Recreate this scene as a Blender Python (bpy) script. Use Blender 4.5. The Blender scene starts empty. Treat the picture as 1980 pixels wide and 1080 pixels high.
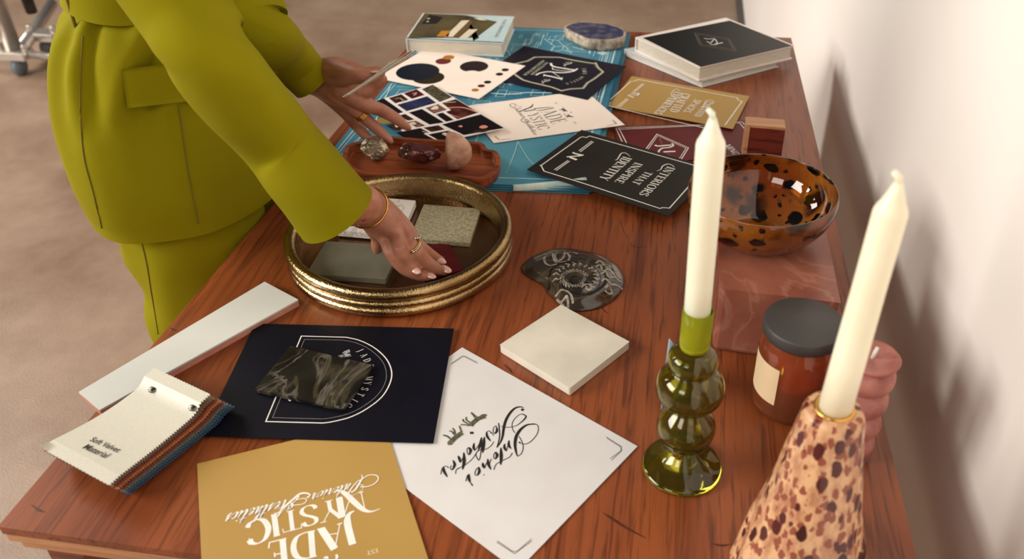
import bpy, math, random
import numpy as np
from mathutils import Vector
random.seed(7); rng=np.random.RandomState(7)
scene=bpy.context.scene
COL=scene.collection
# ---------------------------------------------------------------- camera (image taken as 1980 x 1080)
FPX=1729.; PITCH=math.radians(35.606); ROLL=math.radians(.603); HEAD=math.radians(8.0); CAMH=1.36; TZ=.76; CX=1074.; CY=540.
def _rot():
    cp,sp=math.cos(PITCH),math.sin(PITCH); fwd=np.array([0,cp,-sp]); right=np.array([1,0,0]); down=np.array([0,-sp,-cp])
    cr,sr=math.cos(ROLL),math.sin(ROLL)
    R=np.stack([cr*right+sr*down,-sr*right+cr*down,fwd],1)
    c,s=math.cos(HEAD),math.sin(HEAD)
    return np.array([[c,-s,0],[s,c,0],[0,0,1]])@R
RC=_rot()
def tp(x,y,z=0.):
    "point on the horizontal plane z above the table top seen at picture position x, y"
    d=RC@np.array([x-CX,y-CY,FPX]); t=(TZ+z-CAMH)/d[2]
    return np.array([0,0,CAMH])+d*t
cam_d=bpy.data.cameras.new('camera'); cam=bpy.data.objects.new('camera',cam_d); COL.objects.link(cam)
from mathutils import Matrix
M=Matrix(((RC[0,0],-RC[0,1],-RC[0,2],0),(RC[1,0],-RC[1,1],-RC[1,2],0),(RC[2,0],-RC[2,1],-RC[2,2],CAMH),(0,0,0,1)))
cam.matrix_world=M
cam_d.sensor_width=36; cam_d.lens=FPX/1980*36; cam_d.shift_x=(990-CX)/1980; cam_d.shift_y=0
cam_d.clip_start=.02
cam_d.dof.use_dof=True; cam_d.dof.focus_distance=1.0; cam_d.dof.aperture_fstop=6.5
scene.camera=cam
# ---------------------------------------------------------------- light
scene.view_settings.view_transform='Standard'; scene.view_settings.look='None'; scene.view_settings.gamma=1
scene.view_settings.use_curve_mapping=False; scene.view_settings.exposure=0.0
w=bpy.data.worlds.new('daylight'); scene.world=w; w.use_nodes=True
bg=w.node_tree.nodes['Background']; bg.inputs[0].default_value=(1,.90,.80,1); bg.inputs[1].default_value=.085
def area(name,loc,target,sx,sy,power,col):
    l=bpy.data.lights.new(name,'AREA'); l.shape='RECTANGLE'; l.size=sx; l.size_y=sy; l.energy=power; l.color=col
    o=bpy.data.objects.new(name,l); COL.objects.link(o); o.location=loc
    o.rotation_euler=(Vector(target)-Vector(loc)).to_track_quat('-Z','Y').to_euler(); return o
area('window_light',(-2.1,-2.9,3.5),(.1,1.1,.76),1.5,1.3,50,(1,.95,.88))
area('window_light',(-4.5,-.5,2.9),(0,1.1,.9),2.6,1.9,275,(1,.95,.88))
area('window_light',(-4.6,2.7,2.9),(-.1,1.5,.8),1.8,1.4,120,(1,.94,.86))
# ---------------------------------------------------------------- materials
def lin(c): c=c/255.; return c/12.92 if c<=.04045 else ((c+.055)/1.055)**2.4
def rgb(r,g,b): return (lin(r),lin(g),lin(b),1)
MATS={}
def mat(name,c,rough=.5,metal=0,c2=None,scale=20,stretch=(1,1,1),bump=0,bscale=None,lo=.35,hi=.65,detail=6,**kw):
    if name in MATS: return MATS[name]
    m=bpy.data.materials.new(name); MATS[name]=m; m.use_nodes=True; nt=m.node_tree; N=nt.nodes; L=nt.links
    b=N['Principled BSDF']; b.inputs['Roughness'].default_value=rough; b.inputs['Metallic'].default_value=metal
    if name.startswith(('ink_','photo_')): b.inputs['Specular IOR Level'].default_value=.2
    for k,v in kw.items(): b.inputs[k.replace('_',' ')].default_value=v
    c=rgb(*c); c2=rgb(*c2) if c2 else tuple(x*.9 for x in c[:3])+(1,)
    tc=N.new('ShaderNodeTexCoord'); mp=N.new('ShaderNodeMapping'); mp.inputs['Scale'].default_value=stretch; L.new(tc.outputs['Object'],mp.inputs[0])
    no=N.new('ShaderNodeTexNoise'); no.inputs['Scale'].default_value=scale; no.inputs['Detail'].default_value=detail; L.new(mp.outputs[0],no.inputs[0])
    cr=N.new('ShaderNodeValToRGB'); cr.color_ramp.elements[0].position=lo; cr.color_ramp.elements[1].position=hi
    cr.color_ramp.elements[0].color=c; cr.color_ramp.elements[1].color=c2
    L.new(no.outputs[0],cr.inputs[0]); L.new(cr.outputs[0],b.inputs['Base Color'])
    if bump:
        n2=no
        if bscale: n2=N.new('ShaderNodeTexNoise'); n2.inputs['Scale'].default_value=bscale; n2.inputs['Detail'].default_value=4; L.new(mp.outputs[0],n2.inputs[0])
        bp=N.new('ShaderNodeBump'); bp.inputs['Strength'].default_value=bump; bp.inputs['Distance'].default_value=.002
        L.new(n2.outputs[0],bp.inputs['Height']); L.new(bp.outputs[0],b.inputs['Normal'])
    return m
def wood(name,ca,cb,cd,scale=9,rough=.42,axis=1,dark=.25):
    m=mat(name,ca,rough,c2=cb,scale=scale,stretch=tuple(.06 if i==axis else 1.6 for i in range(3)),bump=.1,detail=10)
    nt=m.node_tree; N=nt.nodes; L=nt.links; b=N['Principled BSDF']; cr=[n for n in N if n.type=='VALTORGB'][0]
    tc=[n for n in N if n.type=='TEX_COORD'][0]
    def fib(sc,st,lo,hi):
        mp=N.new('ShaderNodeMapping'); mp.inputs['Scale'].default_value=st; L.new(tc.outputs['Object'],mp.inputs[0])
        n=N.new('ShaderNodeTexNoise'); n.inputs['Scale'].default_value=sc; n.inputs['Detail'].default_value=8; n.inputs['Distortion'].default_value=.6; L.new(mp.outputs[0],n.inputs[0])
        r=N.new('ShaderNodeMapRange'); r.inputs[1].default_value=lo; r.inputs[2].default_value=hi; L.new(n.outputs[0],r.inputs[0]); return r
    prev=cr.outputs[0]
    for sc,st,lo,hi,fac in ((260,tuple(.05 if i==axis else 1 for i in range(3)),.52,.66,dark*1.6),(110,tuple(.03 if i==axis else 1 for i in range(3)),.54,.70,dark*1.6),(30,tuple(.05 if i==axis else 1 for i in range(3)),.55,.85,dark*1.0),(2.6,tuple(.45 if i==axis else 1 for i in range(3)),.45,.75,dark)):
        r=fib(sc,st,lo,hi); mu=N.new('ShaderNodeMath'); mu.operation='MULTIPLY'; mu.inputs[1].default_value=fac; L.new(r.outputs[0],mu.inputs[0])
        mx=N.new('ShaderNodeMix'); mx.data_type='RGBA'; L.new(mu.outputs[0],mx.inputs[0]); L.new(prev,mx.inputs[6]); mx.inputs[7].default_value=rgb(*cd); prev=mx.outputs[2]
    L.new(prev,b.inputs['Base Color']); return m
def spots(m,c,scale,thr,soft=.05,noise=.1,stretch=(1,1,1),rand=1.):
    "lay voronoi spots of colour c over the material"
    nt=m.node_tree; N=nt.nodes; L=nt.links; b=N['Principled BSDF']; src=b.inputs['Base Color'].links[0].from_socket
    tc=[n for n in N if n.type=='TEX_COORD'][0]; mp=N.new('ShaderNodeMapping'); mp.inputs['Scale'].default_value=stretch; L.new(tc.outputs['Object'],mp.inputs[0])
    no=N.new('ShaderNodeTexNoise'); no.inputs['Scale'].default_value=scale*1.5; L.new(mp.outputs[0],no.inputs[0])
    mx0=N.new('ShaderNodeMix'); mx0.data_type='RGBA'; mx0.inputs[0].default_value=noise; L.new(mp.outputs[0],mx0.inputs[6]); L.new(no.outputs['Color'],mx0.inputs[7])
    v=N.new('ShaderNodeTexVoronoi'); v.inputs['Scale'].default_value=scale; v.inputs['Randomness'].default_value=rand; L.new(mx0.outputs[2],v.inputs['Vector'])
    r=N.new('ShaderNodeMapRange'); r.inputs[1].default_value=thr; r.inputs[2].default_value=thr-soft; L.new(v.outputs['Distance'],r.inputs[0])
    mx=N.new('ShaderNodeMix'); mx.data_type='RGBA'; L.new(r.outputs[0],mx.inputs[0]); L.new(src,mx.inputs[6]); mx.inputs[7].default_value=rgb(*c); L.new(mx.outputs[2],b.inputs['Base Color'])
    return r
WOOD=wood('table_wood',(154,82,42),(126,62,30),(52,18,8),dark=.33,rough=.36)
WOODX=wood('table_wood_end',(146,76,42),(120,56,32),(70,26,16),dark=.3,axis=0)
WOODL=wood('worn_wood',(205,155,112),(170,112,74),(110,60,38),dark=.2,axis=0)
CONC=mat('concrete',(178,152,130),.42,c2=(112,82,62),scale=.8,bump=.3,bscale=220,detail=15,lo=.34,hi=.68); spots(CONC,(214,196,176),150,.22,.08,.3); spots(CONC,(98,76,60),110,.2,.08,.3); spots(CONC,(224,210,192),28,.09,.04,.5)
[n for n in CONC.node_tree.nodes if n.type=='TEX_NOISE'][0].inputs['Roughness'].default_value=.72
WALLM=mat('wall_paint',(247,240,233),.75,c2=(243,235,227),scale=1.5)
DARK=mat('shadow_grey',(84,80,76),.6)
WHITEP=mat('white_ink',(240,236,228),.55); BLACKI=mat('black_ink',(22,18,16),.6); GREYI=mat('grey_ink',(110,104,100),.6)
# ---------------------------------------------------------------- geometry helpers
class G:
    def __init__(s): s.v=[]; s.f=[]; s.m=[]; s.sm=[]; s.k=0
    def add(s,v,f,mi=0,smooth=False):
        o=len(s.v); s.v+= [tuple(map(float,p)) for p in v]
        for a in f: s.f.append(tuple(i+o for i in a)); s.m.append(mi); s.sm.append(smooth)
    def slab(s,q,z0,z1,mi=0,mtop=None):
        "prism over polygon q (list of xy, counter clockwise) between absolute z0 and z1"
        q=[(p[0],p[1]) for p in q]
        if sum(q[i-1][0]*q[i][1]-q[i][0]*q[i-1][1] for i in range(len(q)))<0: q=q[::-1]
        n=len(q); s.add([(x,y,z0) for x,y in q]+[(x,y,z1) for x,y in q],[tuple(range(n))[::-1]]+[(i,(i+1)%n,n+(i+1)%n,n+i) for i in range(n)],mi)
        s.add([(x,y,z1) for x,y in q],[tuple(range(n))],mi if mtop is None else mtop)
    def box(s,c,h,mi=0,R=None):
        v=[np.array([x,y,z])*np.array(h) for x in(-1,1) for y in(-1,1) for z in(-1,1)]
        if R is not None: v=[R@p for p in v]
        s.add([p+np.array(c) for p in v],[(0,1,3,2),(4,6,7,5),(0,4,5,1),(2,3,7,6),(0,2,6,4),(1,5,7,3)],mi)
    def loft(s,rings,mi=0,cap=(True,True),smooth=True,closed=True):
        n=len(rings[0]); o=[];v=[]
        for r in rings: v+=list(r)
        f=[]
        for k in range(len(rings)-1):
            for i in range(n if closed else n-1):
                j=(i+1)%n; f.append((k*n+i,k*n+j,(k+1)*n+j,(k+1)*n+i))
        if cap[0]: f.append(tuple(range(n))[::-1])
        if cap[1]: f.append(tuple((len(rings)-1)*n+i for i in range(n)))
        s.add(v,f,mi,smooth)
    def lathe(s,c,prof,n=64,mi=0,wob=None,caps=(True,True),smooth=True):
        rings=[]
        for r,z in prof:
            rings.append([(c[0]+r*(1 if wob is None else wob(t,z))*math.cos(t),c[1]+r*(1 if wob is None else wob(t,z))*math.sin(t),c[2]+z) for t in np.linspace(0,2*math.pi,n,endpoint=False)])
        s.loft(rings,mi,caps,smooth)
    def tube(s,pts,rad,n=12,mi=0,caps=(True,True),flat=None,up=(0,0,1)):
        pts=[np.array(p,float) for p in pts]; rad=list(rad) if hasattr(rad,'__len__') else [rad]*len(pts); rings=[]
        for i,p in enumerate(pts):
            t=pts[min(i+1,len(pts)-1)]-pts[max(i-1,0)]; t/=np.linalg.norm(t)
            u=np.array(up,float); 
            if abs(u@t)>.95: u=np.array([1.,0,0])
            a=np.cross(t,u); a/=np.linalg.norm(a); b=np.cross(a,t)
            fl=1 if flat is None else (flat[i] if hasattr(flat,'__len__') else flat)
            rings.append([p+rad[i]*(math.cos(q)*a+fl*math.sin(q)*b) for q in np.linspace(0,2*math.pi,n,endpoint=False)])
        s.loft(rings[::-1],mi,caps)
    def poly(s,pts,z,mi): # flat print
        q=[(p[0],p[1]) for p in pts]
        if sum(q[i-1][0]*q[i][1]-q[i][0]*q[i-1][1] for i in range(len(q)))<0: q=q[::-1]
        s.add([(x,y,z) for x,y in q],[tuple(range(len(q)))],mi)
    def ribbon(s,pts,wd,z,mi,fmap=None):
        pts=[np.array(p[:2],float) for p in pts]; n=len(pts)
        if n<2: return
        wd=list(wd) if hasattr(wd,'__len__') else [wd]*n
        closed=np.linalg.norm(pts[0]-pts[-1])<1e-9 and n>3
        L=[];R=[]
        for i in range(n):
            a=pts[i]-pts[i-1] if i>0 else (pts[-1]-pts[-2] if closed else None); b=pts[i+1]-pts[i] if i<n-1 else (pts[1]-pts[0] if closed else None)
            ts=[q/np.linalg.norm(q) for q in (a,b) if q is not None and np.linalg.norm(q)>1e-12]
            t=sum(ts); 
            if np.linalg.norm(t)<1e-6: t=ts[0]
            t/=np.linalg.norm(t); k=1/max(.45,abs(t@ts[0])); nn=np.array([-t[1],t[0]])*wd[i]/2*k
            L.append(pts[i]+nn); R.append(pts[i]-nn)
        V=[q if fmap is None else fmap(q) for q in L+R]; s.k+=1; z=z+s.k*3e-6
        s.add([(p[0],p[1],z) for p in V],[(i,n+i,n+i+1,i+1) for i in range(n-1)],mi)
    def build(s,name,mats,parent=None,origin=None,bevel=0,sub=0,smooth_all=None,auto=None):
        V=np.array(s.v); 
        if parent is not None: o=np.array(parent['_o'])
        elif origin is not None: o=np.array(origin,float)
        else: o=np.array([(V[:,0].min()+V[:,0].max())/2,(V[:,1].min()+V[:,1].max())/2,V[:,2].min()])
        me=bpy.data.meshes.new(name); me.from_pydata([tuple(p) for p in V-o],[],s.f)
        ml=mats if isinstance(mats,list) else [mats]
        for m in ml: me.materials.append(m)
        me.polygons.foreach_set('material_index',[min(k,len(ml)-1) for k in s.m])
        me.polygons.foreach_set('use_smooth',[bool(k) if smooth_all is None else smooth_all for k in s.sm]); me.update()
        ob=bpy.data.objects.new(name,me); COL.objects.link(ob)
        if parent is not None: ob.parent=parent; ob['_o']=list(o)
        else: ob.location=o; ob['_o']=list(o)
        if bevel:
            b=ob.modifiers.new('b','BEVEL'); b.width=bevel; b.segments=2; b.limit_method='ANGLE'
        if sub:
            b=ob.modifiers.new('s','SUBSURF'); b.levels=sub; b.render_levels=sub
        return ob
def thing(name,loc,label,cat,group=None):
    o=bpy.data.objects.new(name,None); o.empty_display_size=.02; COL.objects.link(o); o.location=tuple(loc); o['_o']=list(map(float,loc)); return tag(o,label,cat,group)
def tag(o,label,cat,group=None):
    o['label']=label; o['category']=cat
    if group: o['group']=group
    return o
def smooth(pts,k=6,closed=False):
    P=[np.array(p,float) for p in pts]; n=len(P); out=[]
    if n<3: return P
    rngs=range(n if closed else n-1)
    for i in rngs:
        if closed: a,b,c,d=P[i-1],P[i],P[(i+1)%n],P[(i+2)%n]
        else: a,b,c,d=P[max(i-1,0)],P[i],P[i+1],P[min(i+2,n-1)]
        for j in range(k):
            t=j/k; out.append(.5*((2*b)+(c-a)*t+(2*a-5*b+4*c-d)*t*t+(3*b-a-3*c+d)*t**3))
    out.append(P[0] if closed else P[-1]); return out
def X(sc,ox,oy): return lambda p:(ox+p[0]/sc,oy+p[1]/sc)       # reading positions taken from an enlarged view
ID=lambda p:p
# ---------------------------------------------------------------- lettering: pen strokes, capital height 1
def sf(x,y,w=.2): return ('h',[(x-w/2,y),(x+w/2,y)])
CAPS={
'A':(.78,[('h',[(.1,0),(.4,1)]),('t',[(.37,1),(.66,0)]),('h',[(.2,.35),(.54,.35)]),sf(.1,0),sf(.66,0,.26)]),
'C':(.76,[('c',[(.66,.78),(.6,.93),(.42,1.01),(.2,.88),(.09,.5),(.2,.12),(.42,-.01),(.62,.08),(.7,.25)]),('h',[(.66,.72),(.67,.98)])]),
'D':(.82,[('t',[(.17,0),(.17,1)]),('c',[(.05,1),(.4,1),(.63,.86),(.72,.5),(.63,.14),(.4,0),(.05,0)])]),
'E':(.64,[('t',[(.17,0),(.17,1)]),('h',[(.05,1),(.54,1),(.56,.8)]),('h',[(.17,.53),(.44,.53)]),('h',[(.44,.62),(.44,.44)]),('h',[(.05,0),(.56,0),(.6,.22)])]),
'F':(.6,[('t',[(.17,0),(.17,1)]),('h',[(.05,1),(.54,1),(.56,.8)]),('h',[(.17,.53),(.44,.53)]),sf(.17,0,.26)]),
'H':(.84,[('t',[(.17,0),(.17,1)]),('t',[(.66,0),(.66,1)]),('h',[(.17,.52),(.66,.52)]),sf(.17,0),sf(.17,1),sf(.66,0),sf(.66,1)]),
'I':(.36,[('t',[(.18,0),(.18,1)]),sf(.18,0,.26),sf(.18,1,.26)]),
'L':(.6,[('t',[(.17,0),(.17,1)]),sf(.17,1,.26),('h',[(.05,0),(.54,0),(.56,.24)])]),
'J':(.42,[('c',[(.24,1),(.24,.5),(.23,.15),(.14,-.08),(-.02,-.16)]),sf(.24,1,.28)]),
'M':(1.0,[('h',[(.15,0),(.15,1)]),('t',[(.15,1),(.48,.05)]),('h',[(.48,.05),(.82,1)]),('t',[(.82,0),(.82,1)]),sf(.15,0),sf(.82,0,.26),sf(.1,1),sf(.86,1)]),
'N':(.86,[('h',[(.15,0),(.15,1)]),('t',[(.15,1),(.7,0)]),('h',[(.7,0),(.7,1)]),sf(.15,0),sf(.1,1),sf(.7,1)]),
'O':(.84,[('o',[(.42,1),(.2,.9),(.1,.5),(.2,.1),(.42,0),(.64,.1),(.74,.5),(.64,.9),(.42,1)])]),
'P':(.68,[('t',[(.17,0),(.17,1)]),('c',[(.05,1),(.4,1),(.58,.9),(.6,.74),(.56,.56),(.4,.48),(.17,.48)]),sf(.17,0,.26)]),
'R':(.76,[('t',[(.17,0),(.17,1)]),('c',[(.05,1),(.38,1),(.56,.9),(.58,.75),(.54,.58),(.38,.5),(.17,.5)]),('t',[(.38,.5),(.66,0)]),sf(.17,0,.26),sf(.68,0,.16)]),
'S':(.6,[('c',[(.5,.8),(.44,.96),(.28,1.01),(.12,.92),(.1,.74),(.24,.58),(.42,.44),(.52,.26),(.46,.07),(.28,-.01),(.12,.06),(.07,.22)])]),
'T':(.7,[('t',[(.35,0),(.35,1)]),('h',[(.05,.8),(.07,1),(.63,1),(.65,.8)]),sf(.35,0,.26)]),
'U':(.8,[('t',[(.17,1),(.17,.3)]),('c',[(.17,.35),(.2,.08),(.4,0),(.58,.1),(.64,.35),(.64,1)]),sf(.17,1),sf(.64,1)]),
'X':(.8,[('t',[(.15,1),(.65,0)]),('h',[(.65,1),(.15,0)]),sf(.15,1),sf(.65,1),sf(.15,0),sf(.65,0)]),
'Y':(.76,[('t',[(.1,1),(.38,.46)]),('h',[(.66,1),(.38,.46)]),('t',[(.38,.48),(.38,0)]),sf(.1,1),sf(.66,1),sf(.38,0,.26)]),
'G':(.82,[('c',[(.66,.78),(.6,.93),(.42,1.01),(.2,.88),(.09,.5),(.2,.12),(.42,-.01),(.66,.08)]),('t',[(.66,.42),(.66,.05)]),sf(.66,.42)]),
'.':(.25,[('t',[(.1,0),(.1,.1)])]),' ':(.4,[]),
'%':(1.25,[('c',[(-.3,1.12),(-.12,1.2),(.1,1.0),(.42,.35),(.6,.02)]),('h',[(.08,0),(.08,.98)]),('h',[(.55,.06),(.9,1)]),('t',[(.93,0),(.93,1)]),sf(.08,0),sf(.93,0,.28),sf(.95,1)]),   # M with a swash
'#':(1.15,[('t',[(.28,.05),(.28,.95)]),sf(.28,.05,.26),('c',[(-.15,.78),(-.05,1.02),(.2,1.08),(.38,.85),(.55,.4),(.72,.02),(.95,-.12),(1.2,.08)]),('t',[(.84,.1),(.84,1.0)]),sf(.84,1.0,.28),('h',[(.32,.08),(.56,.55)])]), # monogram
}
SCR={
'n':(.46,[('p',[(.0,.05),(.08,.44),(.08,.0)]),('p',[(.08,.05),(.24,.44),(.29,.36),(.28,.06),(.36,.0),(.48,.14)])]),
't':(.3,[('p',[(.02,.1),(.16,.85),(.12,.1),(.2,0),(.32,.14)]),('hp',[(-.06,.56),(.34,.62)])]),
'e':(.32,[('p',[(0,.14),(.2,.3),(.17,.44),(.06,.36),(.03,.12),(.13,0),(.32,.14)])]),
'r':(.34,[('p',[(.0,.05),(.08,.5),(.12,.4),(.2,.4)]),('p',[(.2,.4),(.2,.06),(.26,0),(.34,.14)])]),
'i':(.28,[('p',[(.0,.08),(.12,.44),(.1,.06),(.18,0),(.28,.14)]),('t',[(.12,.62),(.13,.68)])]),
'o':(.36,[('p',[(.2,.42),(.06,.36),(.02,.12),(.13,0),(.26,.12),(.26,.34),(.16,.43),(.36,.36)])]),
's':(.32,[('p',[(.0,.1),(.16,.48),(.2,.22),(.14,0),(.02,.06)]),('hp',[(.14,0),(.32,.14)])]),
'h':(.46,[('p',[(.0,.1),(.2,.8),(.18,1.0),(.09,.85),(.08,0)]),('p',[(.08,.05),(.24,.44),(.29,.36),(.28,.06),(.36,.0),(.48,.14)])]),
'c':(.3,[('p',[(.24,.34),(.17,.44),(.05,.34),(.03,.1),(.13,0),(.3,.14)])]),
'I':(.5,[('p',[(.1,.3),(-.35,.42),(-.55,.75),(-.2,1.05),(.3,1.05),(.42,.85),(.34,.4),(.12,0),(-.08,-.02),(-.1,.14)])]),
'A':(.85,[('p',[(-.1,.15),(-.2,-.04),(.02,-.02),(.35,.5),(.62,1.05)]),('p',[(.62,1.05),(.6,.4),(.6,.0),(.72,.05)]),('p',[(.25,.75),(-.05,.6),(.1,.32),(.45,.36),(.85,.5)])]),
' ':(.35,[]),
}
def pen(pts,mode,thick,thin):
    P=[np.array(p,float) for p in pts]
    if mode in('c','o','p','hp') and len(P)>2: P=smooth(P,6)
    n=len(P); W=[]
    for i in range(n):
        d=P[min(i+1,n-1)]-P[max(i-1,0)]; d=d/max(1e-9,np.linalg.norm(d))
        if mode=='t': W.append(thick)
        elif mode in('h','hp'): W.append(thin)
        elif mode=='p': W.append(thin+(thick-thin)*max(0,-d[1])**2)
        else:
            a=math.atan2(d[1],d[0])-math.radians(8); W.append(thin+(thick-thin)*abs(math.sin(a))**1.8)
    return P,W
def text(g,s,p0,p1,top,z,mi,font='caps',thick=.13,thin=.035,slant=0,f=ID,zoff=.0004,spacing=.04):
    zoff*=.3
    F=CAPS if font=='caps' else SCR
    a=tp(*f(p0),z)[:2]; b=tp(*f(p1),z)[:2]; c=tp(*f(top),z)[:2]
    ux=(b-a); Lx=np.linalg.norm(ux); ux/=Lx; uy=np.array([-ux[1],ux[0]]); cap=abs((c-a)@uy)
    tot=sum(F[ch][0]+spacing for ch in s)-spacing; sx=Lx/tot
    k=sx/cap # keep stem weights even when squeezed
    x=0
    for ch in s:
        adv,st=F[ch]
        for mode,pts in st:
            P,W=pen(pts,mode,thick,thin)
            P=[np.array([q[0]*k,q[1]]) for q in P]
            g.ribbon(P,W,TZ+z+zoff,mi,lambda q,x=x:a+ux*(x*sx+q[0]*cap+slant*q[1]*cap)+uy*q[1]*cap)
        x+=adv+spacing
def arctext(g,s,path,cap,z,mi,f=ID,thick=.16,thin=.06,zoff=.0004):
    zoff*=.3
    P=smooth([tp(*f(p),z)[:2] for p in path],12); L=[0]
    for i in range(1,len(P)): L.append(L[-1]+np.linalg.norm(P[i]-P[i-1]))
    for i,ch in enumerate(s):
        if ch==' ': continue
        d=L[-1]*(i+.5)/len(s); j=min(len(P)-2,int(np.searchsorted(L,d))-1); j=max(j,0)
        q=P[j]; t=P[j+1]-P[j]; t/=np.linalg.norm(t); nrm=np.array([-t[1],t[0]])
        adv,st=CAPS[ch]
        for mode,pts in st:
            PP,W=pen(pts,mode,thick,thin)
            g.ribbon(PP,W,TZ+z+zoff,mi,lambda r:q+t*(r[0]-adv/2)*cap*.85+nrm*r[1]*cap)
def line(g,pts,w,z,mi,f=ID,sm=False,zoff=.0004,closed=False,taper=False):
    zoff*=.3
    P=[tp(*f(p),z)[:2] for p in pts]
    if sm: P=smooth(P,6)
    n=len(P); W=[w*(.25+.75*math.sin(math.pi*i/(n-1))) for i in range(n)] if taper else w
    g.ribbon(P,W,TZ+z+zoff,mi)
def shape(g,pts,z,mi,f=ID,sm=False,zoff=.0003):
    zoff*=.3
    P=[tp(*f(p),z)[:2] for p in pts]
    if sm: P=smooth(P,5,True)[:-1]
    g.poly(P,TZ+z+zoff,mi)
def disc(g,c,r,z,mi,f=ID,zoff=.0003,n=40):
    zoff*=.3
    C=tp(*f(c),z)[:2]; 
    px=f((c[0]+r,c[1])); R=np.linalg.norm(tp(*px,z)[:2]-C)
    g.poly([C+R*np.array([math.cos(t),math.sin(t)]) for t in np.linspace(0,2*math.pi,n,endpoint=False)],TZ+z+zoff,mi)
def quad3(a,b,d,z,f=ID):
    A,B,D=(tp(*f(p),z)[:2] for p in(a,b,d)); return [A,B,B+D-A,D]
def card(name,q,z,paper,prints,mats,label,cat,group=None,th=.0006):
    g=G(); g.slab(q,TZ+z-th,TZ+z,0); prints(g,z)
    return tag(g.build(name,[paper]+mats),label,cat,group)
# ================================================================ room
g=G(); g.slab([(-7,-3),(.33,-3),(.33,9),(-7,9)],-.05,0); o=g.build('floor',CONC); o['kind']='structure'
g=G(); g.slab([(.295,-3),(.42,-3),(.42,6.5),(.295,6.5)],0,2.9); o=g.build('wall_right',WALLM); o['kind']='structure'
g=G(); g.slab([(.268,-3),(.295,-3),(.295,6.5),(.268,6.5)],0,.012); o=g.build('shadow_strip_right',DARK); o['kind']='structure'  # dark grey strip standing in for the shadow gap along the wall foot
# ================================================================ table
T=[(-.533,.421),(.222,.400),(.212,1.638),(-.474,1.634)]
t=thing('wooden_table',(-.15,1.0,0),'large reddish wooden desk against the white wall, covered with cards and samples','table')
def inset(q,d):
    c=np.mean(q,0); return [tuple(np.array(p)+np.sign(c-np.array(p))*d) for p in q]
g=G(); g.slab(T,TZ-.010,TZ)
for pts,w_ in (([(1165,990),(1185,1003),(1215,1022),(1250,1040)],.0042),([(1216,470),(1232,478),(1252,476)],.0022),([(1195,420),(1206,446),(1216,462)],.0012),([(975,704),(984,712),(992,722)],.0040),([(1160,590),(1168,600),(1176,606)],.0030),([(60,975),(75,985),(88,990)],.0036),([(1375,1050),(1395,1054),(1412,1052)],.0034),([(330,634),(336,637),(343,640)],.0040),([(1260,425),(1272,440),(1268,460)],.0010)):
    P=smooth([tp(*p)[:2] for p in pts],6); n=len(P); g.ribbon(P,[w_*.62*(.12+.88*math.sin(math.pi*i/(n-1))) for i in range(n)],TZ+.00015,1)
g.build('tabletop',[WOOD,mat('wood_knot',(92,42,22),.5,c2=(60,22,12),scale=260)],t,bevel=.0015)
g=G(); g.slab(inset(T,.001),TZ-.020,TZ-.010); g.slab(inset(T,.006),TZ-.034,TZ-.020); g.build('edge_moulding',WOODL,t,bevel=.002)
g=G(); g.slab(inset(T,.016),TZ-.16,TZ-.034); g.build('apron',WOODX,t,bevel=.001)
for i,(x,y) in enumerate(inset(T,.045)):
    g=G(); g.slab([(x-.028,y-.028),(x+.028,y-.028),(x+.028,y+.028),(x-.028,y+.028)],0,TZ-.16); g.build('leg',WOODX,t,bevel=.003)
for k in range(2):
    x0=-.48+k*.345; d=G(); d.slab([(x0,.415),(x0+.32,.415),(x0+.32,.44),(x0,.44)],TZ-.15,TZ-.048); dr=d.build('drawer',WOODX,t,bevel=.002)
    kb=G(); kb.tube([(x0+.16,.415,TZ-.1),(x0+.16,.39,TZ-.1)],[.006,.011],mi=0); kb.build('knob',mat('brass',(190,150,80),.25,1),dr)
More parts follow.
